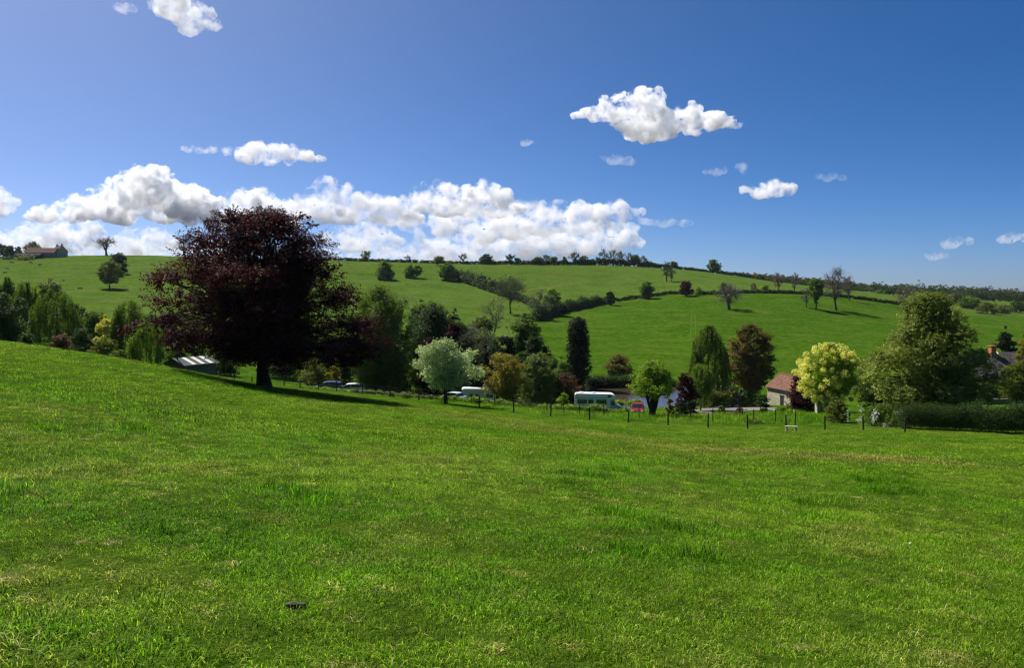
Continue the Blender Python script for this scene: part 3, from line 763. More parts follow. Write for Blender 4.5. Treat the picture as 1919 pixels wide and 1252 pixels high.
def cloud(label, puffs, Y, seed, od=9.0, vox=2.4, levels=2, group=None, flatb=True):
    """puffs: (column, row, radius px[, vertical squash]); grown into heaped vapour, od = how dense across 60 px"""
    rng = np.random.default_rng(seed); s = Y / F
    B = []
    for p in puffs:
        px_, py_, r = p[:3]; sq = p[3] if len(p) > 3 else .8
        B.append((px_, py_, rng.normal(0, r * .35), r, sq))
    allp = list(B); cur = B; base = max(p[1] + p[2] * (p[3] if len(p) > 3 else .8) for p in puffs)
    for lv in range(levels):
        nx = []
        for (a, b, c, r, sq) in cur:
            for k in range(9 if lv == 0 else 6):
                d = rng.normal(size=3); d[1] = -abs(d[1]) if rng.uniform() < .72 else d[1]; d /= np.linalg.norm(d)
                rr = r * rng.uniform(.28, .5)
                q = (a + d[0] * r * .95, b + d[1] * r * sq * .95, c + d[2] * r * .95, rr, min(1, sq + .12))
                if q[1] + rr * sq > base: continue
                nx.append(q)
        allp += nx; cur = nx
    Vs, Ts, o = [], [], 0
    x0 = np.mean([p[0] for p in puffs]); y0 = np.mean([p[1] for p in puffs])
    for (a, b, c, r, sq) in allp:
        V = IV * r * np.array([1, 1, sq]) * (1 + .10 * rng.normal(size=(len(IV), 1))) + np.array([a - x0, c, -(b - y0)])
        Vs.append(V * s); Ts.append(IT + o); o += len(IV)
    span = max(p[0] + p[2] for p in puffs) - min(p[0] - p[2] for p in puffs)
    me = mesh_np('cloud', np.concatenate(Vs), None, np.concatenate(Ts))
    key = 'vapour_%d' % round(od / (60 * s) * 1e6)
    m = bpy.data.materials.get(key) or cloud_mat(key, od / (60 * s), s); me.materials.append(m)
    ob = obj('cloud', me, None, ((x0 - CX) * s, Y, EYE - (y0 - H) * s))
    r = ob.modifiers.new('merge', 'REMESH'); r.mode = 'VOXEL'; r.voxel_size = vox * s; r.use_smooth_shade = True
    for sc_, st in ((22, 10.0), (9, 5.0)):
        tx = bpy.data.textures.new('billow', 'CLOUDS'); tx.noise_scale = sc_ * s; tx.noise_depth = 3
        d = ob.modifiers.new('billow', 'DISPLACE'); d.texture = tx; d.strength = st * s; d.mid_level = .38; d.texture_coords = 'LOCAL'
    return tag(ob, label, 'cloud', group)

def haze_box(dens):
    m, nt, out = new_mat('haze_air'); v = N(nt, 'ShaderNodeVolumePrincipled'); v.inputs['Density'].default_value = dens; v.inputs['Color'].default_value = (.72, .84, 1.0, 1); v.inputs['Anisotropy'].default_value = .2
    L(nt, v.outputs[0], out.inputs['Volume'])
    o = MB().box(-2600, 2600, -60, 3300, -70, 48).build('haze', m); return tag(o, 'faint pale haze lying over the valley and the hills', 'haze', kind='stuff')
cloud('big lone white cloud with grey underside high over the right hill', [(1120,212,24,.6),(1085,215,11,.5),(1155,205,28),(1190,210,40),(1222,200,30),(1215,238,34,.8),(1180,236,28,.7),(1240,246,26,.6),(1250,235,30,.7),(1295,226,30,.75),(1335,226,22,.7),(1365,228,15,.6),(1382,236,8,.6)], 5200, 1, od=11)
cloud('small oval white cloud low in the blue sky at right', [(1400,355,11,.5),(1425,358,20,.65),(1450,356,20,.65),(1472,357,14,.6)], 7600, 2, od=7)
cloud('bright cloud with wispy tail above the copper beech', [(455,288,18),(480,292,24,.8),(510,290,24,.75),(545,290,22,.7),(578,294,15,.5),(600,297,9,.45),(430,285,10,.6),(395,281,11,.5),(370,282,10,.5),(345,278,9,.5)], 6400, 3, od=6)
cloud('towering cumulus with dark grey heart at left', [(285,358,42),(250,375,40),(320,375,44),(365,385,38),(390,397,28),(200,385,32),(165,388,30),(130,400,26,.7),(90,405,24,.55),(60,406,11,.5),(225,397,34),(300,400,36,.5),(345,400,34,.5)], 9800, 4, od=13)
cloud('broad low cloud with grey folds above the farm buildings', [(10,452,24,.6),(40,448,26,.7),(75,442,28,.75),(110,438,30,.75),(150,440,28,.8),(178,455,20,.7),(100,464,34,.5),(20,470,26,.5),(150,468,26,.5)], 14000, 5, od=7)
cloud('white cloud directly behind the top of the copper beech', [(430,385,20),(455,376,24),(480,380,26),(508,388,24),(445,408,34,.6),(490,415,34,.6),(545,395,22),(530,420,30,.5)], 12600, 6, od=8)
cloud('rounded white cloud rising right of the copper beech', [(610,366,30),(585,386,28,.7),(640,378,28),(670,386,28,.7),(700,392,28,.7),(735,393,26,.7),(755,380,12),(560,395,22,.6),(650,405,32,.5),(720,412,30,.5),(600,404,28,.5),(765,410,26,.5)], 12000, 7, od=6)
cloud('high double peaked cloud in the middle of the cloud bank', [(830,366,28),(798,378,26),(860,370,24),(905,364,26),(938,376,24,.7),(880,386,32,.6),(830,392,32,.5),(925,394,28,.5),(775,386,18),(960,392,20,.5)], 11200, 8, od=8)
cloud('long flat cloud stretching through the middle of the bank', [(770,420,26,.6),(830,425,32,.6),(880,420,34,.6),(930,412,32,.6),(980,405,32,.6),(1030,406,30,.6),(1075,404,30,.65),(1120,401,28,.65),(1158,399,24,.7),(1188,402,16,.6),(960,432,38,.5),(900,442,34,.5),(1020,428,34,.5),(1090,424,34,.5),(1150,418,26,.5)], 14500, 9, od=4.6)
cloud('low cloud between the beech and the middle of the far ridge', [(622,450,22,.7),(655,443,24,.75),(690,440,24,.75),(718,449,22,.7),(745,457,14,.6),(670,460,30,.4),(715,464,26,.4)], 16500, 10, od=5)
cloud('heaped low cloud above the tree dotted ridge', [(795,462,24,.9),(830,462,28,.8),(868,466,30,.8),(905,462,30,.8),(948,460,30,.8),(988,456,28,.8),(840,480,32,.5),(920,482,36,.5),(775,474,18),(995,478,30,.5)], 19000, 11, od=4.5)
cloud('lumpy white cloud above the wooded end of the ridge', [(1018,448,24),(1050,448,28,.8),(1085,450,26,.8),(1118,443,24),(1150,438,24),(1175,444,20,.9),(1100,465,30,.5),(1150,462,28,.5),(1060,470,30,.5),(1195,455,14,.7)], 17500, 12, od=5.5)
cloud('pale flat veil of cloud lying along the ridge right of the beech', [(620,480,26,.4),(680,484,30,.35),(740,482,30,.4),(800,488,30,.3),(880,490,34,.3),(560,480,30,.4)], 24000, 26, od=3)
cloud('pale flat veil of cloud lying along the ridge left of the beech', [(190,468,24,.5),(230,472,28,.4),(285,470,30,.45),(330,474,26,.4),(380,472,30,.4),(430,470,30,.4)], 24000, 27, od=3)
cloud('dazzling cloud cut by the top edge of the sky at left', [(308,12,24),(335,20,34),(365,32,28),(392,42,15),(350,48,22,.6),(300,0,20)], 3600, 13, od=5, vox=2.6)
cloud('faint small puff near the top left corner', [(222,10,11,.6),(238,16,13,.6),(250,20,7,.6)], 3800, 14, od=2.2)
cloud('cut off white cloud at the left edge of the picture', [(-8,375,24),(12,385,18,.8),(28,378,10,.6),(5,397,13,.7)], 9400, 15, od=8)
cloud('small low cloud between the bare ridge tree and the beech', [(215,455,16,.7),(240,448,20,.8),(270,448,22,.8),(300,450,24,.8),(255,465,28,.5),(328,460,16,.6)], 18500, 16, od=6)
cloud('thin torn wisp below the lone cloud', [(1135,293,9,.5),(1150,298,12,.6),(1166,302,13,.6),(1180,306,8,.5)], 7000, 17, od=1.8)
cloud('tiny pale fleck of cloud left of the lone cloud', [(982,266,6,.5),(992,266,7,.6),(1002,266,5,.5)], 7000, 18, od=2.6)
cloud('thin cloud streak trailing right from the long bank', [(1010,383,16,.4),(1045,382,14,.45),(975,382,14,.4)], 13500, 19, od=3)
cloud('faint tail of vapour right of the long bank', [(1215,415,16,.35),(1250,418,16,.35),(1285,420,12,.35)], 14800, 25, od=1.6)
cloud('pinkish flat cloud low at the right edge of the sky', [(1880,448,10,.5),(1900,446,14,.55),(1922,446,15,.55)], 15500, 20, od=4)
cloud('small pale cloud low above the distant wood', [(1778,458,9,.6),(1795,454,12,.7),(1812,453,8,.6)], 15500, 21, od=3)
cloud('faint streak of vapour low over the sycamore', [(1740,479,8,.5),(1755,480,10,.5),(1768,480,7,.5)], 16500, 22, od=2)
cloud('thin broken wisp left of the small oval cloud', [(1325,322,7,.5),(1342,320,10,.55),(1358,317,7,.6),(1388,315,9,.6),(1395,322,6,.5)], 7600, 23, od=1.5)
cloud('very faint shred of cloud right of the small oval cloud', [(1540,328,9,.5),(1558,331,11,.5),(1575,334,8,.5)], 7600, 24, od=1.1)
# ------------------------------------------------------------------ the copper beech
BEECH = [(0,.10,.97),(.05,.2,1.0),(.1,.40,1.0),(.14,.68,.98),(.19,.95,.96),(.25,1.06,.94),(.33,.90,.92),(.42,.80,.89),(.52,.92,.84),(.57,.96,.80),(.62,.80,.72),(.7,.74,.62),(.78,.68,.54),(.84,.60,.48),(.92,.46,.38),(.97,.34,.28),(1,.22,.18)]
_zb = at(496, 66)[2]; _r = np.random.default_rng(8); _s = 66 / F
_ex = [(548,668,20),(585,672,22),(620,674,24),(650,672,22),(676,676,16),(640,640,28),(664,640,20),(560,655,26),(520,668,20),(470,664,18),(435,655,16),(600,650,28),(670,610,18),(676,655,18),
       (428,396,9),(447,404,13),(503,391,12),(556,400,13),(588,424,12),(350,452,10),(322,441,6),(340,444,7),(612,452,11),(632,500,12),(302,520,10),(318,516,12),(292,612,11),(310,606,15),(408,420,12)]
_ex = np.array([((a - 496) * _s, _r.normal(0, 1.3), zpix(b, 66) - _zb, c * _s) for a, b, c in _ex])
put_tree('copper_beech_tree', 'huge dark purple copper beech standing alone in the foreground pasture', 496, 66, 386, 390, prof=BEECH, pl='purple', seed=3, z0=.115,
         n_l=140, lr=.20, flat=.6, jit=.16, wisp=.19, inner=.25, lsz=3.6, dens=1.7, cl=20, up=.8, tr=.5, spread=.07, extra=_ex)

T = put_tree
# ------------------------------------------------------------------ valley trees, left of the beech
T('tree', 'dark broadleaf tree with yellowish leaf tips cut by the left edge of the picture', 8, 100, 547, 95, pl='dark', prof='round', seed=11, z0=.1, n_l=26)
T('poplar_tree', 'slim feathery tree poking up just right of the tree at the left edge', 14, 150, 520, 34, kind='weep', prof='column', pl='birch', seed=12)
T('birch_tree', 'grey green feathery birch behind the left edge trees', 47, 138, 529, 56, kind='weep', prof='blunt', pl='birch', seed=13)
T('tree', 'hazy pale topped round tree at the foot of the cattle hill', 93, 168, 521, 66, pl='grey', prof='round', seed=14, n_l=20)
T('birch_tree', 'broad mid green weeping birch, tallest of the trees left of the yellow leaved shrub', 104, 118, 542, 84, kind='weep', prof='blunt', pl='birch', seed=15, nstr=420)
T('plum_tree', 'small dull purple tree showing behind the right side of the broad birch', 136, 135, 563, 34, pl='purple', prof='oval', seed=16)
T('tree', 'light green rounded tree between the broad birch and the pale yellow shrub', 172, 124, 583, 60, pl='green', prof='round', seed=17)
T('bush', 'low dark round bush at the field edge under the trees by the left edge', 52, 93, 620, 42, kind='bush', prof='bush', pl='dark', seed=18, cat='bush')
T('bush', 'brownish red shrub at the field edge below the broad birch', 115, 90, 626, 52, kind='bush', prof='bush', pl='rust', seed=19, cat='bush')
T('bush', 'dark leafy bush between the brownish shrub and the olive shrubs', 150, 104, 612, 54, kind='bush', prof='bush', pl='dark', seed=20, cat='bush')
T('bush', 'wide olive shrub sprawling along the field edge', 196, 94, 632, 66, kind='bush', prof='bush', pl='olive', seed=21, cat='bush')
T('golden_tree', 'pale yellow leaved shrub glowing among dark trees', 197, 108, 590, 44, pl='yellow', prof='oval', seed=22, z0=.15, n_l=14, dens=.7)
T('birch_tree', 'tall dark weeping birch with a narrow crown near the field edge', 242, 100, 563, 64, kind='weep', prof='column', pl='birch', seed=23, nstr=420)
T('birch_tree', 'shorter light green weeping birch just left of the copper beech', 275, 93, 603, 62, kind='weep', prof='blunt', pl='willow', seed=24, nstr=380)
T('bush', 'mid green bush under the left birches right at the field edge', 225, 92, 655, 44, kind='bush', prof='bush', pl='green', seed=25, cat='bush')
for k, (a, b, c, d, pl_, lb) in enumerate([(150, 190, 574, 46, 'dark', 'dark hedgerow bush at the hill foot above the broad birch'), (185, 188, 578, 40, 'green', 'green hedgerow bush at the hill foot above the yellow shrub'),
        (283, 185, 583, 44, 'dark', 'dark hedgerow bush at the hill foot behind the short birch'), (312, 180, 586, 40, 'green', 'pale green hedgerow bush at the hill foot beside the beech'), (330, 150, 640, 60, 'green', 'low green bush in the lit meadow above the hut'),
        (372, 130, 650, 50, 'dark', 'dark bush right behind the roof of the hut'), (420, 128, 655, 60, 'dark', 'dark bush under the left boughs of the beech'), (590, 118, 672, 60, 'olive', 'olive bush behind the beech trunk above the blue car'), (628, 116, 680, 30, 'golden', 'small yellowish shrub above the white end of the parked cars')]):
    T('bush', lb, a, b, c, d, kind='bush', prof='bush', pl=pl_, seed=40 + k, cat='bush')
# ------------------------------------------------------------------ valley trees between the beech and the cypress
T('tree', 'dark thicket tree standing behind the lower right of the beech', 640, 135, 640, 120, pl='dark', prof='dome', seed=51, z0=.05)
T('tree', 'dark low tree behind the trunk of the copper beech', 545, 132, 650, 120, pl='dark', prof='dome', seed=52, z0=.04)
T('willow_tree', 'tall dim olive green willow rising just right of the beech', 712, 112, 546, 118, prof='blunt', pl='birch', seed=53, n_l=60, lr=.3, flat=1.5, z0=.02, up=.2, spread=.14, dens=1.25, jit=.12)
T('tree', 'fresh green topped tree showing above the dark trees right of the tall willow', 788, 155, 561, 72, pl='green', prof='round', seed=54)
T('tree', 'big dark round tree behind the white flowering tree', 812, 140, 567, 118, pl='dark', prof='dome', seed=55, z0=.05, n_l=34, jit=.08, dens=1.2)
T('tree', 'dark tree at right of the big dark one, above the purple leaves', 852, 150, 578, 76, pl='dark', prof='dome', seed=56, dens=1.2)
T('plum_tree', 'small dark red tree high behind the white flowering tree', 850, 126, 594, 38, pl='purple', prof='oval', seed=57)
T('plum_tree', 'purple leaved plum peeping out on both sides of the white flowering tree', 808, 107, 631, 66, pl='purple', prof='round', seed=58, z0=.12, n_l=18)
T('tree', 'bright yellow green small tree at left of the white flowering tree', 784, 114, 670, 44, pl='lime', prof='oval', seed=59)
T('whitebeam_tree', 'pale whitish leaved tree with a forked trunk beside the fence', 834, 86, 637, 112, pl='pale', prof='round', seed=60, z0=.24, n_l=22, lr=.38, lsz=3.0, cl=9, fork=3, bark=BARK_D, jit=.26, wisp=.14, inner=.08, spread=.06, flat=.75)
T('bare_tree', 'brown twiggy round headed tree between the white flowering tree and the conifers', 886, 146, 598, 96, kind='bare', prof='round', seed=61, n_l=30, ntw=10, z0=.1, bud=900, pl='grey')
T('bare_tree', 'tall dark crowned tree on a forked bare trunk at the bottom of the hill field', 957, None, 517, 64, base=588, kind='bare', prof='oval', seed=62, z0=.35, n_l=26, ntw=12, bud=1800, pl='dark')
T('bare_tree', 'low grey leafless tree left of the forked bare one', 925, 245, 556, 60, kind='bare', prof='round', seed=63, n_l=18, bud=400, pl='grey')
T('bare_tree', 'grey leafless tree leaning beside the hillside hedge', 1012, None, 543, 54, base=598, kind='bare', prof='round', seed=64, n_l=20, bud=500, pl='grey')
T('tree', 'small yellow topped tree at the lower end of the hillside hedge', 1036, None, 540, 34, base=590, pl='lime', prof='vase', seed=65)
T('tree', 'pale green scrubby tree below the leafless trees of the valley side', 905, 178, 578, 70, pl='grey', prof='dome', seed=66, z0=.05)
T('tree', 'broad tree with a yellow green sunlit top above the dark conifers', 985, 150, 586, 78, pl='green', prof='round', seed=67, n_l=26, z0=.1)
T('tree', 'dark leafy tree below the yellow green topped one', 1000, 140, 622, 58, pl='dark', prof='dome', seed=68, z0=.04)
T('conifer_tree', 'wide dark conifer in front of the yellow green topped tree', 950, 132, 611, 62, pl='conifer', prof='egg', seed=69, z0=.03, n_l=40, lr=.3)
T('conifer_tree', 'dark pointed conifer between the golden tree and the twiggy tree', 910, 128, 628, 44, pl='conifer', prof='cone', seed=70, z0=.03, n_l=36, lr=.3)
T('conifer_tree', 'black green slim conifer right behind the white flowering tree', 889, 118, 648, 34, pl='conifer', prof='cone', seed=71, z0=.03, n_l=30, lr=.32)
T('tree', 'orange tinged golden leaved tree near the white caravan', 945, 104, 662, 90, pl='golden', prof='round', seed=72, z0=.22, n_l=30, lr=.34, dens=.8)
T('willow_tree', 'bushy grey green willow between the golden tree and the cypress', 1010, 118, 662, 92, pl='grey', prof='bush', seed=73, z0=.03, n_l=34, lr=.32)
T('tree', 'mid green shrubby tree at the foot of the tall cypress', 1052, 126, 668, 50, pl='green', prof='bush', seed=74, z0=.03)
T('bush', 'dark rounded bush at the pond end below the grey green willow', 985, 121, 715, 50, kind='bush', prof='bush', pl='dark', seed=75, cat='bush')
T('cypress_tree', 'tall blackish column shaped cypress standing alone before the bright hill', 1083, 150, 597, 50, pl='conifer', prof=[(0, .5), (.1, .62), (.22, 1.0), (.5, .96), (.8, .86), (.93, .68), (1, .45)], seed=76, z0=.03, n_l=90, lr=.40, flat=1.2, dens=1.5, jit=.04, wisp=.02, lsz=2.6)
T('plum_tree', 'reddish brown small tree at the rear of the motorhome', 1064, 117, 699, 54, pl='rust', prof='round', seed=77, z0=.12)
T('bush', 'bright green shrub on the bank left of the motorhome', 1055, 111, 737, 34, kind='bush', prof='bush', pl='lime', seed=78, cat='bush')
# ------------------------------------------------------------------ beyond the pond and to its right
T('tree', 'brownish green tree on the far bank of the pond', 1160, 160, 664, 58, pl='bronze', prof='flat', seed=80, z0=.08, n_l=22)
T('bush', 'dark green bush under the brownish tree on the far pond bank', 1145, 157, 688, 32, kind='bush', prof='bush', pl='dark', seed=81, cat='bush')
T('pollard_willow_tree', 'yellow green pollard with many branches fanning from a stout trunk', 1223, 95, 676, 86, pl='lime', prof='dome', seed=82, z0=.36, n_l=34, lr=.30, fork=5, tr=.42, inner=.12, up=.35)
T('cherry_tree', 'purple red leaved cherry right of the pollard', 1285, 107, 694, 50, pl='purple', prof='egg', seed=83, z0=.12)
T('conifer_bush', 'egg shaped golden dwarf conifer beside the pollard trunk', 1255, 99, 740, 20, kind='bush', prof='egg', pl='golden', seed=84, cat='bush', n_l=14)
T('conifer_bush', 'dark round dwarf conifer below the purple cherry', 1278, 99, 750, 26, kind='bush', prof='bush', pl='conifer', seed=85, cat='bush')
T('conifer_bush', 'dark cone shaped shrub between the cherry and the asphalt yard', 1296, 101, 746, 22, kind='bush', prof='egg', pl='conifer', seed=86, cat='bush')
T('willow_tree', 'light green young willow between the cherry and the weeping birch', 1313, 114, 682, 48, kind='weep', prof='blunt', pl='willow', seed=87)
T('weeping_birch_tree', 'tall weeping birch with hanging green tassels left of the bronze round tree', 1331, 126, 611, 76, kind='weep', prof='column', pl='birch', seed=88, nstr=460, z0=.05, dens=1.15)
T('maple_tree', 'bronze leaved round tree left of the stone barn', 1407, 138, 607, 94, pl='bronze', prof='oval', seed=89, z0=.1, n_l=60, lr=.26, dens=1.3, jit=.06)
for k, (a, b, c, d, pl_, lb) in enumerate([(1340, 122, 727, 62, 'olive', 'olive mounded shrub left of three behind the asphalt yard'), (1376, 121, 725, 62, 'olive', 'tallest olive mounded shrub behind the middle of the asphalt yard'),
        (1408, 122, 730, 46, 'green', 'green mounded shrub behind the right end of the yard'), (1428, 117, 738, 32, 'dark', 'dark round shrub by the corner of the stone barn'),
        (1352, 104, 760, 16, 'green', 'small upright shrub in front of the yard'), (1386, 103, 764, 16, 'rust', 'small reddish shrub in front of the yard'), (1432, 103, 764, 22, 'dark', 'small dark shrub at the right end of the yard edge'), (1465, 104, 763, 26, 'green', 'low green clump on the verge below the barn'),
        (1415, 80, 788, 40, 'green', 'leafy weeds growing behind the pasture fence')]):
    T('bush', lb, a, b, c, d, kind='bush', prof='bush', pl=pl_, seed=90 + k, cat='bush')
T('plum_tree', 'dark purple tree covering the right side of the stone barn', 1503, 104, 694, 58, pl='purple', prof='bush', seed=101, z0=.0, n_l=34)
CR = T('flowering_tree', 'round tree smothered in cream yellow blossom beside the barn', 1556, 98, 643, 116, pl='lime', prof='round', seed=102, z0=.16, n_l=30, lr=.36, dens=.8)
def blossom(tree, seed, h, w, n, ls, share, mat):
    rng = np.random.default_rng(seed); C, R = make_lumps(rng, 'round', h, h * .16, w, 130, .115, .07)
    keep = (C[:, 0] < w * .06) | (C[:, 2] > h * .68) | (rng.uniform(size=len(C)) < .2); keep &= rng.uniform(size=len(C)) < share; C, R = C[keep], R[keep]  # real blossom, but massed left and on top to paint the sunlit side
    i = rng.integers(0, len(C), n); D = rng.normal(size=(n, 3)); D /= np.linalg.norm(D, axis=1, keepdims=True)
    out = C * np.array([1, 1, 0]); out /= np.linalg.norm(out, axis=1, keepdims=True) + 1e-6
    P = C[i] + out[i] * R[i][:, None] * .5 + D * (R[i] * rng.uniform(.4, 1.05, n))[:, None]
    V, Q, T_ = leaves(P, D + rng.normal(size=(n, 3)) * .5, ls * rng.uniform(.6, 1.3, n), rng, .8, tint=rng.uniform(size=n))
    obj('blossom', mesh_np('blossom', V, Q, mat=mat, attrs={'tint': T_}), tree)
_h = zpix(643, 98) - CR.location.z
blossom(CR, 5, _h, 116 / F * 98 * 1.04, 12000, .085, .82, CREAM)
SYC = [(0, .60, .76), (.15, .93, .94), (.3, 1.0, 1.0), (.45, .90, .96), (.6, .74, .86), (.72, .56, .70), (.85, .47, .56), (.94, .36, .42), (1, .2, .24)]
T('sycamore_tree', 'very large sycamore with pale leaf clusters rising behind the clipped hedge at right', 1738, 79, 547, 216, pl='syca', prof=SYC, seed=103, z0=.10, n_l=84, lr=.245, lsz=3.2, cl=12, jit=.11, dens=1.35, tr=.5, spread=.04, inner=.14, up=.9, flat=.75, wisp=.05)
T('fir_tree', 'blackish blue conical fir behind the dark roofed house', 1886, 150, 611, 54, pl='conifer', prof='egg', seed=104, z0=.03, n_l=40, lr=.28)
T('bush', 'round olive evergreen showing above the left end of the dark roof', 1861, 138, 641, 40, kind='bush', prof='bush', pl='olive', seed=105, cat='bush')
T('tree', 'leafy green tree in front of the dark roofed house at the right edge', 1906, 110, 680, 72, pl='olive', prof='round', seed=106, z0=.14)
T('golden_tree', 'yellow green tree cut by the right edge above the roof', 1921, 122, 626, 34, pl='golden', prof='oval', seed=107)
T('tree', 'small light green tree on a thin stem before the garden wall', 1850, 102, 716, 44, pl='green', prof='vase', seed=108, z0=.2)
T('bush', 'tall dark shrub under the sycamore beside the cream flowering tree', 1640, 92, 712, 60, kind='bush', prof='bush', pl='dark', seed=109, cat='bush')
T('bush', 'olive bush in the shadow left of the sycamore trunk', 1690, 96, 705, 70, kind='bush', prof='bush', pl='dark', seed=110, cat='bush')
T('bush', 'dark shrub in the shade behind the right side of the sycamore', 1800, 100, 715, 80, kind='bush', prof='bush', pl='dark', seed=111, cat='bush')
T('bush', 'pale scrub showing in the gap between the cream tree and the sycamore', 1622, 128, 704, 46, kind='bush', prof='bush', pl='olive', seed=112, cat='bush')
T('bush', 'clipped round hawthorn bush left of the metal gate', 1567, 80, 750, 50, kind='bush', prof='bush', pl='olive', seed=113, cat='bush', n_l=26, lr=.4)
HB = T('hawthorn_bush', 'hawthorn bush dotted with white blossom right of the metal gate', 1650, 75, 758, 82, kind='bush', prof='bush', pl='green', seed=114, cat='bush', n_l=30, lr=.4)
def speck(bush, seed, h, w, n, ls, mat, zhi=.9):
    rng = np.random.default_rng(seed); k = 26
    a = rng.uniform(math.pi * .95, 2.05 * math.pi, k); zz = rng.uniform(.15, zhi, k) * h
    C = np.stack([np.cos(a) * w * .46, np.sin(a) * w * .46, zz], 1); i = rng.integers(0, k, n)
    P = C[i] + rng.normal(size=(n, 3)) * w * .035
    V, Q, T_ = leaves(P, rng.normal(size=(n, 3)) + np.array([0, -1, .5]), ls * rng.uniform(.6, 1.3, n), rng, .8, tint=rng.uniform(size=n))
    obj('blossom', mesh_np('blossom', V, Q, mat=mat, attrs={'tint': T_}), bush)
speck(HB, 9, zpix(758, 75) - HB.location.z, 82 / F * 75, 900, .05, WHITE_B, .8)

# ------------------------------------------------------------------ hedges of the valley
hedge('clipped_hedge', 'thick dark clipped hedge under the sycamore at the right edge', [(1685, 71), (1730, 70.5), (1775, 70), (1820, 69.5), (1860, 68), (1900, 67.5), (1960, 67), (2150, 66)], [1.8, 2.35, 2.05, 2.4, 2.0, 2.45, 2.2, 2.3], 2.2, 'dark', 1, 1.4, 2.6, lumpy=.16)
hedge('garden_hedge', 'low pale green hedge on top of the garden wall by the dark roofed house', [(1835, 118), (1880, 118), (1990, 118)], 1.9, .8, 'olive', 2, 1.0)
hedge('pond_hedge', 'long dark hedge along the far bank of the pond', [(1100, 152), (1150, 153), (1200, 154), (1262, 154)], [2.6, 2.4, 2.5, 2.2], 2.4, 'dark', 3, 1.3, lumpy=.1)
hedge('reed_bank', 'bright green reeds on the near edge of the pond behind the motorhome', [(1155, 128), (1175, 128.5), (1198, 129)], 1.2, 1.4, 'lime', 4, 1.0)
hedge('rough_hedge', 'ragged strip of nettles and brambles in front of the motorhome and the caravan', [(815, 102), (870, 101), (930, 100), (1000, 99), (1060, 100), (1110, 101), (1170, 101)], [.8, .9, .9, .8, .9, 1.1, .7], 1.6, 'lime', 5, 1.0, lumpy=.3)
hedge('low_hedge', 'low white flowered hedge bottom along the fence below the tall willow', [(660, 97), (700, 96), (760, 95), (810, 96)], .6, .8, 'grey', 6, .9)
hedge('rough_hedge', 'strip of tall bright grass and weeds in front of the blue and white cars', [(560, 103), (600, 102.5), (660, 101)], .55, 1.2, 'lime', 7, 1.0)

for k, (a, b, c, d, pl_, lb) in enumerate([(690, 118, 668, 70, 'dark', 'dark undergrowth below the tall olive willow, left part'), (745, 120, 650, 74, 'dark', 'dark undergrowth right of the tall olive willow'), (770, 145, 600, 80, 'dark', 'dark tree mass between the tall willow and the big round dark tree'),
        (800, 128, 672, 80, 'dark', 'dark thicket behind the white flowering tree, left part'), (865, 124, 668, 80, 'dark', 'dark thicket behind the white flowering tree, right part'), (870, 160, 610, 70, 'dark', 'dark tree showing over the twiggy brown tree'), (930, 138, 640, 70, 'conifer', 'dark evergreen filling the gap left of the wide conifer'),
        (965, 128, 664, 90, 'conifer', 'dark evergreen thicket behind the golden tree'), (1020, 150, 640, 46, 'dark', 'dark bush at the lower right of the yellow green topped tree'), (1030, 138, 655, 60, 'green', 'leafy bush behind the grey green willow'), (840, 165, 598, 80, 'dark', 'dark tree filling the back of the wood above the white flowering tree'),
        (905, 168, 612, 70, 'grey', 'grey green scrub behind the slim conifers')]):
    T('bush', lb, a, b, c, d, kind='bush', prof='dome', pl=pl_, seed=320 + k, cat='bush', inner=.35)
# ------------------------------------------------------------------ the far hills: trees and hedgerows
def HT(name, label, px, base, top, w, **kw):
    if kw.get('kind', 'leafy') == 'leafy': kw.setdefault('jit', .05); kw.setdefault('dens', 1.4); kw.setdefault('wisp', .03)
    return T(name, label, px, kw.pop('Y', None), top, w, base=base, lsz=kw.pop('lsz', 2.4), **kw)
HT('oak_tree', 'round olive oak with a long shadow alone on the left hillside', 206, 541, 488, 50, pl='olive', prof='round', seed=201, z0=.2, n_l=44, lr=.30, dens=1.1, tr=.3, jit=.05)
HT('tree', 'dark bushy tree just above the round olive oak', 222, 514, 473, 36, pl='dark', prof='round', seed=202, z0=.05)
HT('bare_tree', 'leafless tree silhouetted on the ridge above the olive oak', 200, 481, 443, 40, Y=518, kind='bare', prof='vase', seed=203, z0=.35, n_l=20, ntw=8, tr=.75)
HT('bare_tree', 'leafless tree on the ridge touching the left edge of the beech', 345, 480, 445, 40, Y=519, kind='bare', prof='vase', seed=204, z0=.2, n_l=16, ntw=8)
HT('tree', 'small round pale tree on the ridge just right of the beech', 686, 492, 470, 20, Y=522, kind='bare', prof='oval', seed=205, n_l=14, bud=900, pl='grey')
HT('bare_tree', 'tiny leafless tree on the ridge left of the middle', 764, 493, 477, 14, Y=524, kind='bare', prof='oval', seed=206, n_l=9)
HT('tree', 'olive tree at the ridge hedge right above a green hillside tree', 822, 502, 480, 24, Y=505, pl='olive', prof='round', seed=207)
HT('bare_tree', 'pale leafless tree on the ridge between olive and dark tree', 867, 494, 474, 21, Y=535, kind='bare', prof='vase', seed=208, n_l=12)
HT('tree', 'dark dense round tree on the ridge in the middle of the picture', 912, 499, 476, 29, pl='dark', prof='dome', seed=209, Y=540, z0=.03)
HT('bare_tree', 'half leafless ivy clad tree right of the dark ridge tree', 956, 496, 476, 20, Y=550, kind='bare', prof='vase', seed=210, n_l=12, bud=500, pl='dark')
HT('tree', 'small dark round tree beside the ivy clad tree on the ridge', 970, 497, 483, 13, Y=552, pl='dark', prof='round', seed=211)
HT('tree', 'dark wide tree left of a group on the ridge', 1008, 498, 482, 28, Y=560, pl='dark', prof='dome', seed=212)
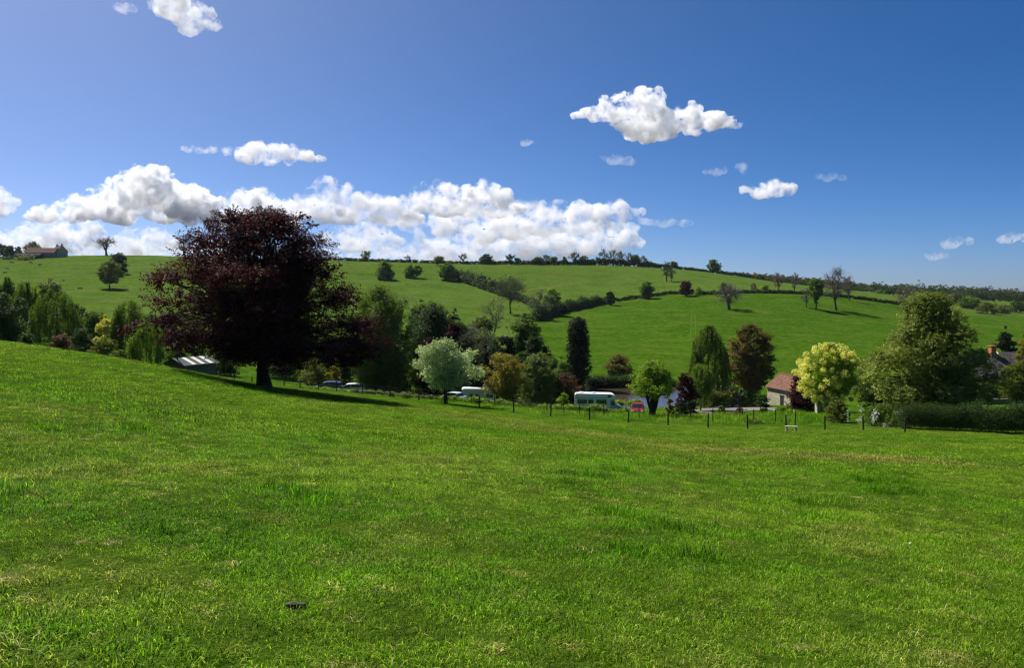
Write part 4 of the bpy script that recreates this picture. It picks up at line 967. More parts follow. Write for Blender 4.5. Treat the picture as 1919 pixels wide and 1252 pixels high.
HT('bare_tree', 'greyish tree in the middle of the small ridge group', 1024, 499, 477, 20, Y=566, kind='bare', prof='oval', seed=213, n_l=12, bud=400, pl='grey')
HT('tree', 'olive tree at the right of the small ridge group', 1038, 498, 481, 16, Y=562, pl='olive', prof='oval', seed=214)
HT('tree', 'dark spiky tree on the ridge left of the tall grey trees', 1058, 495, 479, 14, Y=572, pl='dark', prof='cone', seed=215)
HT('bare_tree', 'leafless tree with ivy on its trunk on the ridge', 1077, 494, 471, 22, Y=575, kind='bare', prof='vase', seed=216, n_l=13, bud=300, pl='dark')
HT('tree', 'low olive tree at the left foot of the tall grey trees', 1094, 496, 479, 20, Y=575, pl='olive', prof='dome', seed=217)
for k, (a, t_, w_, lb) in enumerate([(1131, 466, 26, 'tall grey leafless tree, leftmost of the wooded end of the ridge'), (1148, 467, 24, 'second tall grey leafless tree of the wooded ridge end'), (1163, 469, 22, 'third tall grey leafless tree of the wooded ridge end'), (1180, 473, 20, 'shorter brownish leafless tree of the wooded ridge end'), (1206, 478, 16, 'small leafless tree at the right end of the wooded ridge')]):
    HT('bare_tree', lb, a, 500, t_, w_, Y=585 + k * 2, kind='bare', prof='oval', seed=218 + k, n_l=14, ntw=8, bud=300, pl='olive', z0=.15)
HT('tree', 'green round tree between the leafless trees of the wooded ridge end', 1191, 500, 477, 20, Y=592, pl='green', prof='round', seed=224)
hedge('ridge_hedge', 'thin dark hedge along the top of the ridge right of the beech', [(600, 519), (686, 521), (764, 523), (830, 528), (905, 540)], 1.8, 2, 'dark', 11, .9, 2.4, lumpy=.15)
hedge('ridge_hedge', 'thicker dark hedge along the middle of the ridge', [(905, 541), (960, 553), (1020, 564), (1080, 574), (1120, 580)], [2.2, 2, 2.6, 2.8, 3.6], 3, 'dark', 12, 1.0, 2.4, lumpy=.3)
hedge('ridge_thicket', 'tall dark thicket under the grey trees at the wooded end of the ridge', [(1085, 574), (1130, 582), (1180, 590), (1215, 596), (1240, 602)], [3.6, 5, 4.4, 4, 2.4], 5, 'dark', 13, 1.0, 2.4, lumpy=.3)
hedge('ridge_hedge', 'low dark hedge on the ridge top above the leafy mound at right', [(1240, 604), (1270, 612), (1300, 622), (1328, 634)], [3, 2.2, 1.8, 1.6], 3, 'dark', 14, 1.0, 2.4, lumpy=.35)
hedge('ridge_hedge', 'dark hedge running down the skyline right of the round ridge tree', [(1345, 640), (1365, 648), (1385, 660), (1400, 675), (1412, 690)], [2.8, 2.4, 2.6, 2.8, 2.4], 3, 'dark', 15, 1.0, 2.4, lumpy=.35)
HT('tree', 'dark bushy tree at the ridge end above two bare hill trees', 1262, 505, 490, 20, Y=608, pl='dark', prof='dome', seed=225)
HT('tree', 'lone round green tree on the skyline right of the ridge end', 1338, 510, 486, 28, Y=636, pl='green', prof='round', seed=226, z0=.06)
HT('tree', 'broad green hillside tree with a yellowish left side nearest the beech', 722, 524, 488, 38, pl='green', prof='dome', seed=227, z0=.04, n_l=26)
HT('tree', 'left one of two small green trees close together on the hillside', 768, 521, 496, 26, pl='green', prof='dome', seed=228, z0=.05)
HT('tree', 'right one of two small green trees, on a short visible trunk', 783, 521, 497, 20, pl='green', prof='round', seed=229, z0=.25)
HT('tree', 'round green tree at the top end of the slanting hillside hedge', 838, 525, 492, 38, pl='green', prof='round', seed=230, z0=.04, n_l=24)
def line(pts): return [(a, Yat(a, b)) for a, b in pts]
hedge('hill_hedge', 'slanting hedge of dark bushes running down the middle hillside', line([(852, 523), (872, 530), (892, 536), (912, 543), (935, 551)]), [3.5, 5, 5.5, 5, 4.5], 4, 'dark', 16, 1.0, 2.5, lumpy=.5)
hedge('hill_hedge', 'lower end of the slanting hedge behind the forked bare tree', line([(935, 552), (960, 559), (985, 567), (1008, 580)]), [2.6, 2.4, 2.4, 3], 3, 'dark', 17, 1.0, 2.5, lumpy=.4)
hedge('hill_hedge', 'broad bushy hedge climbing along the left flank of the bright green hill', line([(1005, 602), (1030, 592), (1060, 583), (1100, 574), (1138, 567)]), [4, 4, 3.4, 3.6, 2.4], 3.2, 'dark', 18, 1.1, 2.5, lumpy=.4)
hedge('hill_hedge', 'low trimmed hedge over the brow of the bright green hill', line([(1138, 567), (1175, 562), (1212, 557), (1260, 551)]) + [(1330, 384), (1400, 387)], 1.5, 1.4, 'dark', 19, 1.0, 2.3, lumpy=.25)
hedge('hill_hedge', 'straight dark hedge along the right part of the bright hill brow', [(1400, 387), (1450, 389), (1500, 391), (1560, 393), (1630, 393), (1692, 392), (1760, 392)], 1.6, 1.5, 'dark', 20, 1.0, 2.3, lumpy=.2)
HT('tree', 'small dark upright tree at the end of the bushy flank hedge', 1144, 572, 545, 20, pl='dark', prof='oval', seed=231, z0=.05)
HT('tree', 'dense dark green round tree on the hill hedge left of the purple one', 1212, 560, 527, 31, pl='green', prof='oval', seed=232, z0=.03)
HT('bare_tree', 'left of two bare ivy grown trees on the upper hill field', 1249, 527, 489, 20, kind='bare', prof='oval', seed=233, n_l=13, bud=800, pl='dark', tr=.5)
HT('bare_tree', 'right of two bare trees on the upper hill field, shorter', 1258, 528, 500, 18, kind='bare', prof='round', seed=234, n_l=12, bud=250, pl='grey')
HT('plum_tree', 'dark purple tree in the hedge on the hill brow', 1286, 550, 527, 27, Y=384, pl='purple', prof='round', seed=235, z0=.05)
HT('bush', 'small yellow green bush right of the purple hedge tree', 1310, 549, 537, 18, Y=386, kind='bush', prof='bush', pl='lime', seed=236, cat='bush')
HT('bush', 'small dark round bush in the hedge beside the spreading bare tree', 1356, 546, 529, 12, Y=400, kind='bush', prof='round', pl='dark', seed=237, cat='bush')
HT('bare_tree', 'spreading bare brown tree with a thick trunk below the hill brow', 1366, 580, 530, 56, kind='bare', prof='round', seed=238, z0=.22, n_l=30, ntw=10, tr=.75)
HT('bare_tree', 'small round brown tree in the hedge left of the yellow bush', 1412, 548, 530, 15, Y=395, kind='bare', prof='round', seed=239, n_l=10, bud=250, pl='rust')
HT('bush', 'bright yellow green round bush in the hill hedge', 1433, 549, 534, 20, Y=394, kind='bush', prof='bush', pl='lime', seed=240, cat='bush')
HT('bush', 'dark bush group on the far slope below the descending skyline', 1425, 529, 515, 26, Y=640, kind='bush', prof='bush', pl='dark', seed=241, cat='bush')
HT('bare_tree', 'leafless tree standing at the hedge above the yellow bush', 1458, 549, 509, 25, Y=396, kind='bare', prof='oval', seed=242, n_l=16, ntw=8, bud=200, pl='rust')
HT('bare_tree', 'slim leafless tree at the hedge left of the green leaved one', 1490, 551, 508, 20, Y=398, kind='bare', prof='oval', seed=243, n_l=14, ntw=8)
HT('bare_tree', 'short twiggy tree half hidden behind the green leaved tree', 1511, 570, 537, 26, Y=345, kind='bare', prof='round', seed=244, n_l=14)
HT('tree', 'slender leafy green tree beside the biggest leafless tree', 1529, 572, 522, 30, Y=342, pl='green', prof='vase', seed=245, z0=.18, n_l=20)
HT('bare_tree', 'biggest leafless tree on the right side of the bright hill', 1566, 572, 499, 56, Y=344, kind='bare', prof='oval', seed=246, z0=.25, n_l=34, ntw=10, tr=.55)
HT('bare_tree', 'leafless tree behind the right side of the biggest one', 1591, 560, 516, 28, Y=378, kind='bare', prof='oval', seed=247, n_l=16, bud=200, pl='rust')
HT('bare_tree', 'wide leafless tree left of the sycamore top', 1696, 575, 535, 42, Y=385, kind='bare', prof='round', seed=248, n_l=22, ntw=9, bud=150, pl='grey')
# far right: hazy country beyond the hill
rr = random.Random(4)
far_trees = [(1478, 700, 530, 30, 'dark', 'dark far tree behind the leafless hedge trees'), (1545, 690, 534, 40, 'olive', 'olive far tree behind the biggest leafless tree'), (1606, 700, 538, 34, 'dark', 'dark far tree right of the leafless trees'), (1632, 760, 540, 30, 'woodland', 'brownish far tree on the low skyline'),
  (1650, 640, 544, 22, 'green', 'fresh green far tree left of the sycamore'), (1664, 620, 542, 22, 'dark', 'dark far tree nearest the sycamore top'), (1720, 640, 544, 40, 'woodland', 'brown far tree behind the sycamore top'), (1790, 560, 549, 60, 'woodland', 'brown far tree right of the sycamore top'),
  (1818, 470, 556, 46, 'green', 'broad mid green tree in the far hedgerow right of the sycamore'), (1850, 430, 566, 40, 'olive', 'olive tree in the far hedgerow beside the broad green one'), (1880, 450, 570, 40, 'grey', 'greyish tree of the far hedgerow near the right edge'), (1905, 480, 566, 46, 'dark', 'dark tree of the far hedgerow at the right edge'), (1836, 420, 588, 30, 'dark', 'low dark bush below the far hedgerow')]
for k, (a, y_, t_, w_, pl_, lb) in enumerate(far_trees):
    T('tree', lb, a, y_, t_, w_, pl=pl_, prof=['dome', 'round', 'bush'][k % 3], seed=260 + k, z0=.04, lsz=2.4, n_l=18)
def wood(name, label, pts, hgt, wid, pl, seed):
    o = hedge(name, label, pts, hgt, wid, pl, seed, .9, 2.3, cat='wood', lumpy=.55); o['kind'] = 'stuff'
wood('distant_wood', 'brownish wood along the far low hill at right', [(1690, 900), (1750, 900), (1820, 900), (1880, 910), (1960, 930), (2100, 940)], [9, 10, 12, 10, 8, 8], 50, 'woodland', 31)
wood('distant_wood', 'dark belt of trees at the foot of the far low hill', [(1590, 820), (1660, 800), (1740, 780), (1830, 740), (1930, 720), (2100, 720)], [6, 7, 8, 8, 8, 8], 30, 'dark', 32)
wood('distant_wood', 'dim wooded slope under the descending skyline', [(1430, 790), (1480, 820), (1540, 850), (1600, 880), (1680, 900)], [6, 7, 7, 7, 8], 60, 'woodland', 33)
# left skyline behind the farm
for k, (a, y_, t_, w_, pl_, lb) in enumerate([(2, 500, 458, 30, 'dark', 'dark tree at the left end of the farm'), (20, 498, 461, 30, 'dark', 'dark round tree left of the farm gable'), (62, 520, 452, 34, 'olive', 'pale yellowish tree behind the farm roof'), (12, 485, 480, 50, 'dark', 'dark thicket below the left end of the farm'), (48, 484, 478, 40, 'grey', 'grey green shrubs below the farm buildings')]):
    T('tree' if k < 3 else 'bush', lb, a, y_, t_, w_, pl=pl_, kind='leafy' if k < 3 else 'bush', prof='dome', seed=280 + k, lsz=2.4, cat='tree' if k < 3 else 'bush')
T('fir_tree', 'small pointed dark fir beside the farm roof', 35, 505, 457, 13, pl='conifer', prof='cone', seed=286, lsz=2.2)
# blue distance
ux = np.linspace(1500, 3000, 120); rows_ = []
for dy, hz in ((0, -6), (700, None), (2500, -40)):
    xs = (ux - CX) / F * (7000 + dy)
    zt = (H - 552.2) / F * 7700 + 5 * np.sin(ux * .021) + 3 * np.sin(ux * .06) - np.clip((1800 - ux) * .1, 0, 30)
    rows_.append(np.stack([xs, np.full_like(xs, 7000 + dy), np.full_like(xs, hz) if hz is not None else zt + EYE], 1))
Vh = np.concatenate(rows_); n_ = len(ux); q = np.concatenate([np.arange(n_ - 1) + r * n_ for r in (0, 1)])
hm = plain('far_hill', (.05, .075, .04), .95, scale=.002)
tag(obj('hills', mesh_np('hills', Vh, np.stack([q, q + 1, q + n_ + 1, q + n_], 1), mat=hm, smooth=True)), 'blue wooded hills on the far horizon at right', 'hills', kind='structure')
# ------------------------------------------------------------------ materials for built things
WHITE = plain('white_paint', (.78, .78, .76), .35, var=.04, scale=2)
CREAMP = plain('cream_paint', (.60, .58, .46), .45, var=.06, scale=2)
GLASS = plain('dark_glass', (.012, .016, .018), .08, spec=.8, var=.1)
RUBBER = plain('rubber', (.02, .02, .02), .85, var=.2)
METAL = plain('galvanised_metal', (.55, .57, .58), .38, metal=.7, var=.12, scale=6)
REDP = plain('red_paint', (.16, .010, .022), .5, spec=.15, var=.05)
BLUEP = plain('blue_paint', (.03, .07, .22), .28, var=.05)
LBLUE = plain('pale_blue_paint', (.38, .50, .62), .35, var=.05)
STRIPE = plain('blue_stripe', (.05, .22, .38), .4, var=.05)
BLACKP = plain('black_plastic', (.02, .02, .022), .5, var=.2)
LAMP = plain('lamp_glass', (.75, .75, .70), .15, var=.05)
WOODP = plain('weathered_wood', (.045, .036, .027), .9, spec=.1, var=.35, scale=5, bump=.5)
WOODL = plain('pale_wood', (.50, .43, .30), .8, var=.2, scale=6, bump=.4)
WIRE = plain('wire', (.20, .20, .19), .5, metal=.6)
DARKW = plain('dark_timber', (.045, .028, .022), .8, var=.35, scale=4, bump=.4)
GREENW = plain('green_boards', (.10, .105, .075), .8, var=.25, scale=5)
BRICK = plain('orange_brick', (.42, .13, .05), .85, var=.25, scale=9, bump=.4)

def stone_mat(name, a, b, sc=1.6):
    m, nt, out = new_mat(name); tc = N(nt, 'ShaderNodeTexCoord')
    mp = N(nt, 'ShaderNodeMapping'); mp.inputs['Scale'].default_value = (1, 1, 1.7); L(nt, tc.outputs['Object'], mp.inputs[0])
    v = N(nt, 'ShaderNodeTexVoronoi'); v.inputs['Scale'].default_value = sc * 1.6; L(nt, mp.outputs[0], v.inputs['Vector'])
    v2 = N(nt, 'ShaderNodeTexVoronoi', feature='DISTANCE_TO_EDGE'); v2.inputs['Scale'].default_value = sc * 1.6; L(nt, mp.outputs[0], v2.inputs['Vector'])
    s = N(nt, 'ShaderNodeSeparateColor'); L(nt, v.outputs['Color'], s.inputs[0])
    c = ramp(nt, s.outputs[0], [(0, a), (1, b)]); c = mixc(nt, mapr(nt, v2.outputs['Distance'], 0, .05, .6, 0), c, tuple(x * .6 for x in a))
    st = noise(nt, .8, 5, .7, tc.outputs['Object']); c = mixc(nt, mapr(nt, st, .45, .75, 0, .5), c, tuple(x * .55 for x in a))
    p = N(nt, 'ShaderNodeBsdfPrincipled'); p.inputs['Roughness'].default_value = .9; L(nt, c, p.inputs['Base Color'])
    bp = N(nt, 'ShaderNodeBump'); bp.inputs['Strength'].default_value = .6; bp.inputs['Distance'].default_value = .04; L(nt, mapr(nt, v2.outputs['Distance'], 0, .08), bp.inputs['Height']); L(nt, bp.outputs[0], p.inputs['Normal'])
    L(nt, p.outputs[0], out.inputs[0]); return m
def tile_mat(name, a, b, row=.28, col=.24, moss=None, axis=1):
    m, nt, out = new_mat(name); tc = N(nt, 'ShaderNodeTexCoord'); sx = N(nt, 'ShaderNodeSeparateXYZ'); L(nt, tc.outputs['Object'], sx.inputs[0])
    fr = mth(nt, 'FRACT', mth(nt, 'DIVIDE', sx.outputs[2], row * .62)); fl = mth(nt, 'FLOOR', mth(nt, 'DIVIDE', sx.outputs[2], row * .62))
    cxx = mth(nt, 'ADD', mth(nt, 'DIVIDE', sx.outputs[0], col), mth(nt, 'MULTIPLY', fl, .5)); cf = mth(nt, 'FLOOR', cxx)
    wn = N(nt, 'ShaderNodeTexWhiteNoise', noise_dimensions='2D'); cb = N(nt, 'ShaderNodeCombineXYZ'); L(nt, cf, cb.inputs[0]); L(nt, fl, cb.inputs[1]); L(nt, cb.outputs[0], wn.inputs['Vector'])
    c = ramp(nt, wn.outputs['Value'], [(0, a), (1, b)]); c = mixc(nt, mapr(nt, fr, 0, .22, .55, 0), c, tuple(x * .35 for x in a))
    st = noise(nt, .5, 5, .65, tc.outputs['Object']); c = mixc(nt, mapr(nt, st, .5, .75, 0, .6), c, moss or tuple(x * .6 for x in a))
    p = N(nt, 'ShaderNodeBsdfPrincipled'); p.inputs['Roughness'].default_value = .9; p.inputs['Specular IOR Level'].default_value = .12; L(nt, c, p.inputs['Base Color'])
    bp = N(nt, 'ShaderNodeBump'); bp.inputs['Strength'].default_value = .7; bp.inputs['Distance'].default_value = .05; L(nt, mth(nt, 'SUBTRACT', 1.0, fr), bp.inputs['Height']); L(nt, bp.outputs[0], p.inputs['Normal'])
    L(nt, p.outputs[0], out.inputs[0]); return m
STONE = stone_mat('cream_stone', (.36, .31, .21), (.52, .46, .33)); STONE_D = stone_mat('grey_stone', (.17, .16, .14), (.30, .28, .23))
TILE_R = tile_mat('red_tiles', (.11, .052, .034), (.19, .095, .062), moss=(.08, .055, .038)); TILE_D = tile_mat('dark_tiles', (.055, .047, .042), (.10, .085, .075), row=.34)
TILE_F = tile_mat('farm_tiles', (.085, .038, .032), (.135, .062, .052), moss=(.06, .042, .036))

# ------------------------------------------------------------------ fences
def post_line(name, label, pts, hgt, r, wires, group=None):
    x, y, z = at(*pts[len(pts) // 2]); f = thing(name, label, 'fence', (x, y, z))
    rng = random.Random(len(pts)); tops = []
    for a, b in pts:
        X, Y, Z = at(a, b); hh = hgt * rng.uniform(.92, 1.08); lx, ly = rng.uniform(-.04, .04), rng.uniform(-.04, .04)
        m = MB(); n = 8; vs = []
        for k, (zz, rr_) in enumerate(((-.3, r), (hh - .03, r * .95), (hh, r * .7))):
            for i in range(n):
                an = 6.283 * i / n; vs.append((rr_ * math.cos(an) + lx * zz, rr_ * math.sin(an) + ly * zz, zz))
        fs = [(k * n + i, k * n + (i + 1) % n, (k + 1) * n + (i + 1) % n, (k + 1) * n + i) for k in (0, 1) for i in range(n)] + [tuple(range(2 * n, 3 * n))]
        m.add(vs, fs); m.build('post', WOODP, f, (X - x, Y - y, Z - z)); tops.append((Vector((X - x, Y - y, Z - z)), hh))
    for wz in wires:
        m = MB()
        for (p, h1), (q, h2) in zip(tops[:-1], tops[1:]):
            a = p + Vector((0, 0, wz * h1)); b = q + Vector((0, 0, wz * h2)); mid = (a + b) / 2 - Vector((0, 0, .03))
            m.bar(a, mid, .010); m.bar(mid, b, .010)
        m.build('wire', WIRE, f)
    return f
PF = [(406, 104), (440, 103), (472, 102), (502, 101), (532, 100), (562, 99), (597, 97), (631, 95.5), (680, 93), (731, 91), (785, 88), (838, 85.5), (898, 82), (962, 79), (1032, 77), (1105, 75), (1178, 73.5), (1252, 72), (1327, 70.5), (1401, 69.5), (1473, 68.5), (1546, 68), (1618, 67.5), (1696, 66)]
post_line('pasture_fence', 'wire fence on dark wooden posts along the lower edge of the foreground pasture', PF, 1.2, .07, (.35, .62, .93))
BF = [(790, 98), (884, 95), (927, 93), (1025, 91), (1057, 90), (1086, 89.5), (1132, 88.5), (1198, 87), (1267, 86), (1293, 86), (1336, 85), (1412, 84), (1453, 83), (1490, 76)]
post_line('tree_guard_fence', 'second row of thinner posts in the long grass behind the pasture fence', BF, 1.3, .055, (.5,))
# the stile step
x, y, z = at(1483, 65.5); st = thing('stile_step', 'pale wooden stile step standing by the fence posts below the barn', 'stile', (x, y, z), math.radians(-12))
MB().box(-.48, .48, -.13, .13, .38, .44).build('tread', WOODL, st, bevel=.008)
for sx in (-.36, .36): MB().box(sx - .07, sx + .07, -.10, .10, -.15, .38).build('leg', WOODL, st, bevel=.008)
# the metal gate
a = Vector(at(1584, 80.5)); b = Vector(at(1601, 71.5)); gt = thing('field_gate', 'silver grey five bar metal gate between the clipped bush and the hawthorn', 'gate', a, math.atan2(b.y - a.y, b.x - a.x))
gl = min((Vector((b.x, b.y, 0)) - Vector((a.x, a.y, 0))).length, 3.6); dz = (b.z - a.z) * .4
fr = MB(); fr.bar((0, 0, .18), (0, 0, 1.25), .06); fr.bar((gl, 0, .18 + dz), (gl, 0, 1.25 + dz), .06); fr.bar((0, 0, .2), (gl, 0, 1.2 + dz), .035); fr.build('gate_frame', METAL, gt)
for k in range(5): zz = .2 + k * .255; MB().bar((0, 0, zz), (gl, 0, zz + dz), .05).build('bar', METAL, gt)
# pillar, marker post
x, y, z = at(1536, 99); pl_ = thing('gate_pillar', 'old stone gate pillar at the foot of the cream flowering tree', 'pillar', (x, y, z))
MB().box(-.45, .45, -.4, .4, -.3, 1.35).build('shaft', STONE, pl_, bevel=.03); MB().box(-.55, .55, -.5, .5, 1.352, 1.5).build('cap', STONE, pl_, bevel=.03)
x, y, z = at(1488, 98); mk = thing('marker_post', 'short white marker post below the dark purple tree', 'post', (x, y, z))
MB().box(-.06, .06, -.06, .06, -.2, .45).build('shaft', WHITE, mk, bevel=.01); MB().cyl((0, 0, .452), .08, .08, 'z', 12, .03).build('cap', WHITE, mk)

# ------------------------------------------------------------------ vehicles
def wheel(parent, x, y, r=.33, w=.2):
    t = MB().cyl((x, y - w / 2, r), r, w, 'y', 20).build('wheel', RUBBER, parent, bevel=.02)
    s = -1 if y < 0 else 1
    MB().cyl((x, y + s * (w / 2 - .01) - (.02 if s < 0 else 0), r), r * .6, .03, 'y', 16).build('rim', METAL, t)
# motorhome, nose to the right
x, y, z = at(1077, 114); z -= .2; mh = thing('motorhome', 'white motorhome with an over cab bulge and blue lower stripe parked by the pond', 'motorhome', (x, y, z), math.radians(-4))
HW = 1.12; mh.scale = (.94,) * 3
MB().prism([(0, .42), (5.35, .42), (5.35, 1.2), (5.3, 2.02), (5.95, 2.12), (6.08, 2.32), (6.0, 2.6), (5.75, 2.82), (5.3, 2.93), (.25, 2.98), (.06, 2.9), (0, 2.7)], -HW, HW).build('body', WHITE, mh, bevel=.06)
MB().prism([(5.36, .4), (6.95, .4), (7.02, .62), (6.95, .98), (6.72, 1.1), (6.25, 1.24), (5.72, 2.0), (5.36, 2.0)], -HW + .12, HW - .12).build('cab', LBLUE, mh, bevel=.05)
MB().prism([(6.22, 1.30), (6.28, 1.30), (5.80, 2.0), (5.74, 2.0)], -.9, .9).build('windscreen', GLASS, mh)
for x0, x1, z0, z1 in ((.45, 1.75, 1.50, 2.10), (2.05, 2.75, 1.55, 2.10), (3.25, 4.7, 1.48, 2.08), (4.95, 5.42, 2.42, 2.72)):
    f_ = MB().box(x0 - .04, x1 + .04, -HW - .022, -HW + .01, z0 - .04, z1 + .04).build('window', GLASS, mh, bevel=.01)
    MB().box(x0 + .03, x1 - .03, -HW - .03, -HW - .0225, z1 - .05, z1 - .02).build('window_trim', METAL, f_)
MB().prism([(5.45, 1.22), (6.1, 1.22), (5.7, 1.86), (5.45, 1.9)], -HW + .095, -HW + .118).build('cab_window', GLASS, mh)
MB().box(.05, 5.3, -HW - .006, -HW, .62, .86).build('stripe', STRIPE, mh); MB().box(.05, 4.9, -HW - .006, -HW, 2.30, 2.36).build('stripe', STRIPE, mh)
MB().box(.6, 1.3, -.35, .35, 2.99, 3.12).build('roof_vent', WHITE, mh, bevel=.03); MB().box(2.6, 3.2, -.3, .3, 2.97, 3.08).build('roof_vent', WHITE, mh, bevel=.03)
MB().box(6.9, 7.1, -.95, .95, .42, .64).build('bumper', BLACKP, mh, bevel=.03); MB().box(-.03, .0, -1.0, -.8, .8, 1.2).build('tail_light', REDP, mh)
for sx in (-.75, .75): MB().box(6.88, 6.985, sx - .18, sx + .18, .74, .92).build('headlight', LAMP, mh, bevel=.02)
m_ = MB(); m_.box(5.95, 6.05, -HW - .22, -HW - .02, 1.3, 1.62).build('mirror', WHITE, mh, bevel=.02)
for wx in (1.5, 6.1):
    for wy in (-.92, .92): wheel(mh, wx, wy, .35, .22)
# caravan
x, y, z = at(866, 116); z -= .4; cv = thing('caravan', 'cream caravan with a white roof and dark windows half sunk behind the grass bank', 'caravan', (x, y, z), math.radians(3))
MB().prism([(0, .35), (4.65, .35), (4.85, .9), (4.85, 1.6), (4.7, 2.18), (0, 2.18)], -1.05, 1.05).build('body', CREAMP, cv, bevel=.04)
MB().prism([(-.05, 2.182), (4.74, 2.182), (4.72, 2.32), (4.5, 2.46), (.2, 2.52), (-.02, 2.42)], -1.08, 1.08).build('roof', WHITE, cv, bevel=.04)
MB().box(3.2, 3.75, -.3, .3, 2.49, 2.64).build('roof_vent', WHITE, cv, bevel=.03)
for x0, x1 in ((1.05, 1.55), (1.85, 2.4), (3.5, 4.4)): MB().box(x0, x1, -1.072, -1.04, 1.2, 1.72).build('window', GLASS, cv, bevel=.01)
MB().box(4.84, 4.87, -.8, .8, 1.25, 1.75).build('window', GLASS, cv); MB().box(2.6, 3.2, -1.066, -1.04, .5, 1.95).build('door', CREAMP, cv, bevel=.01)
for wy in (-.95, .95): wheel(cv, 2.3, wy, .32, .18)
m_ = MB(); m_.bar((4.85, 0, .5), (5.7, 0, .5), .07); m_.bar((4.6, -.6, .48), (5.6, 0, .5), .06); m_.bar((4.6, .6, .48), (5.6, 0, .5), .06); m_.build('drawbar', METAL, cv)
# cars: nose towards -x in local space
def car(label, paint, px, Y, rz, estate=False, name='parked_car'):
    x, y, z = at(px, Y); c = thing(name, label, 'car', (x, y, z), rz)
    r_ = 1.85 if estate else 1.35
    MB().prism([(-2.1, .28), (2.05, .28), (2.1, .6), (2.05, .92), (1.9, .98), (-1.0, .95), (-1.85, .80), (-2.08, .68), (-2.14, .45)], -.86, .86).build('body', paint, c, bevel=.07)
    MB().prism([(-1.05, .94), (1.95 if estate else 1.75, .96), (r_, 1.40), (.9, 1.46), (-.15, 1.45), (-.35, 1.40)], -.74, .74).build('cabin', GLASS, c, bevel=.04)
    MB().prism([(-.42, 1.40), (r_ + .02, 1.402), (.9, 1.50), (-.1, 1.49)], -.71, .71).build('roof', paint, c, bevel=.03)
    for sy in (-1, 1):
        q = MB()
        for xa, xb in ((-1.05, -.38), (.28, .28), (1.9 if estate else 1.7, r_)): q.bar((xa, sy * .745, .95), (xb, sy * .715, 1.43), .07, .03)
        q.build('pillar', paint, c)
        MB().box(-2.13, -1.95, sy * .62 - .17, sy * .62 + .17, .60, .74).build('headlight', LAMP, c, bevel=.03)
        MB().box(-.75, -.6, sy * .92 - .1, sy * .92 + .1, .95, 1.08).build('mirror', BLACKP, c, bevel=.02)
        for wx in (-1.3, 1.3): wheel(c, wx, sy * .78, .30, .19)
    MB().box(-2.17, -2.05, -.8, .8, .30, .46).build('bumper', BLACKP, c, bevel=.03)
    MB().box(-2.185, -2.172, -.26, .26, .36, .45).build('number_plate', WHITE, c)
    return c
rc = car('small pinkish red car facing the viewer left of the pollard trunk', REDP, 1195, 112, math.radians(80))
rc.location.z -= .08
car('dark blue estate car with a gleaming roof in the shade beyond the fence', BLUEP, 613, 109, math.radians(4), True)
car('white car end to end with the dark blue one beyond the fence', WHITE, 655, 109.6, math.radians(4))
car('silver blue car half hidden by the trunk of the white flowering tree', LBLUE, 846, 112, math.radians(-30))
x, y, z = at(1166, 112.5); mt = thing('motor_scooter', 'small black scooter standing at the nose of the motorhome', 'scooter', (x, y, z), math.radians(10))
m_ = MB(); m_.bar((-.5, 0, .45), (.45, 0, .45), .26, .2); m_.bar((.45, 0, .4), (.62, 0, 1.0), .16, .1); m_.box(-.6, .05, -.16, .16, .62, .82); m_.build('body', BLACKP, mt, bevel=.03)
MB().bar((.6, -.32, 1.02), (.6, .32, 1.02), .05).build('handlebar', BLACKP, mt)
for wx in (-.55, .65): wheel(mt, wx, 0, .26, .12)

# ------------------------------------------------------------------ buildings
def gable_house(o, Lx, Dy, wall, rise, wm, rm, over=.25, th=.12):
    """ridge along local x; origin at the front left ground corner"""
    MB().box(0, Lx, 0, Dy, -1.5, wall).build('wall', wm, o)
    g = MB()
    for x0, x1 in ((.0, .35), (Lx - .35, Lx)): g.prism_x([(0, wall + .002), (Dy, wall + .002), (Dy / 2, wall + rise)], x0, x1)
    g.build('gable', wm, o)
    k = rise / (Dy / 2); r = MB()
    zf = wall - over * k
    r.prism_x([(-over, zf + .01), (Dy / 2, wall + rise + .01), (Dy + over, zf + .01), (Dy + over, zf + th), (Dy / 2, wall + rise + th), (-over, zf + th)][::-1], -over, Lx + over)
    return r.build('roof', rm, o)
def window(o, x0, x1, z0, z1, y=0.0, fm=None):
    f = MB().box(x0 - .06, x1 + .06, y - .03, y + .02, z0 - .06, z1 + .06).build('window', fm or WHITE, o)
    MB().box(x0, x1, y - .034, y - .0305, z0, z1).build('pane', GLASS, f)
    MB().box(x0 - .12, x1 + .12, y - .10, y - .0, z0 - .16, z0 - .062).build('sill', STONE, f)
# stone barn
x, y, z = at(1438, 124); bn = thing('stone_barn', 'small cream stone barn with a weathered red tile roof', 'barn', (x, y, z), math.radians(-75))
rf = gable_house(bn, 11.0, 4.8, 2.9, 1.8, STONE, TILE_R)
MB().box(3.4, 4.3, -.02, .03, -.2, 1.75).build('door', BLACKP, bn); MB().box(3.28, 4.42, -.03, .02, 1.752, 1.95).build('lintel', WOODP, bn)
rd = MB()
for k in range(20): rd.cyl((-.25 + k * .58, 2.4, 4.76), .13, .50, 'x', 8)
rd.build('ridge_tile', TILE_R, rf)
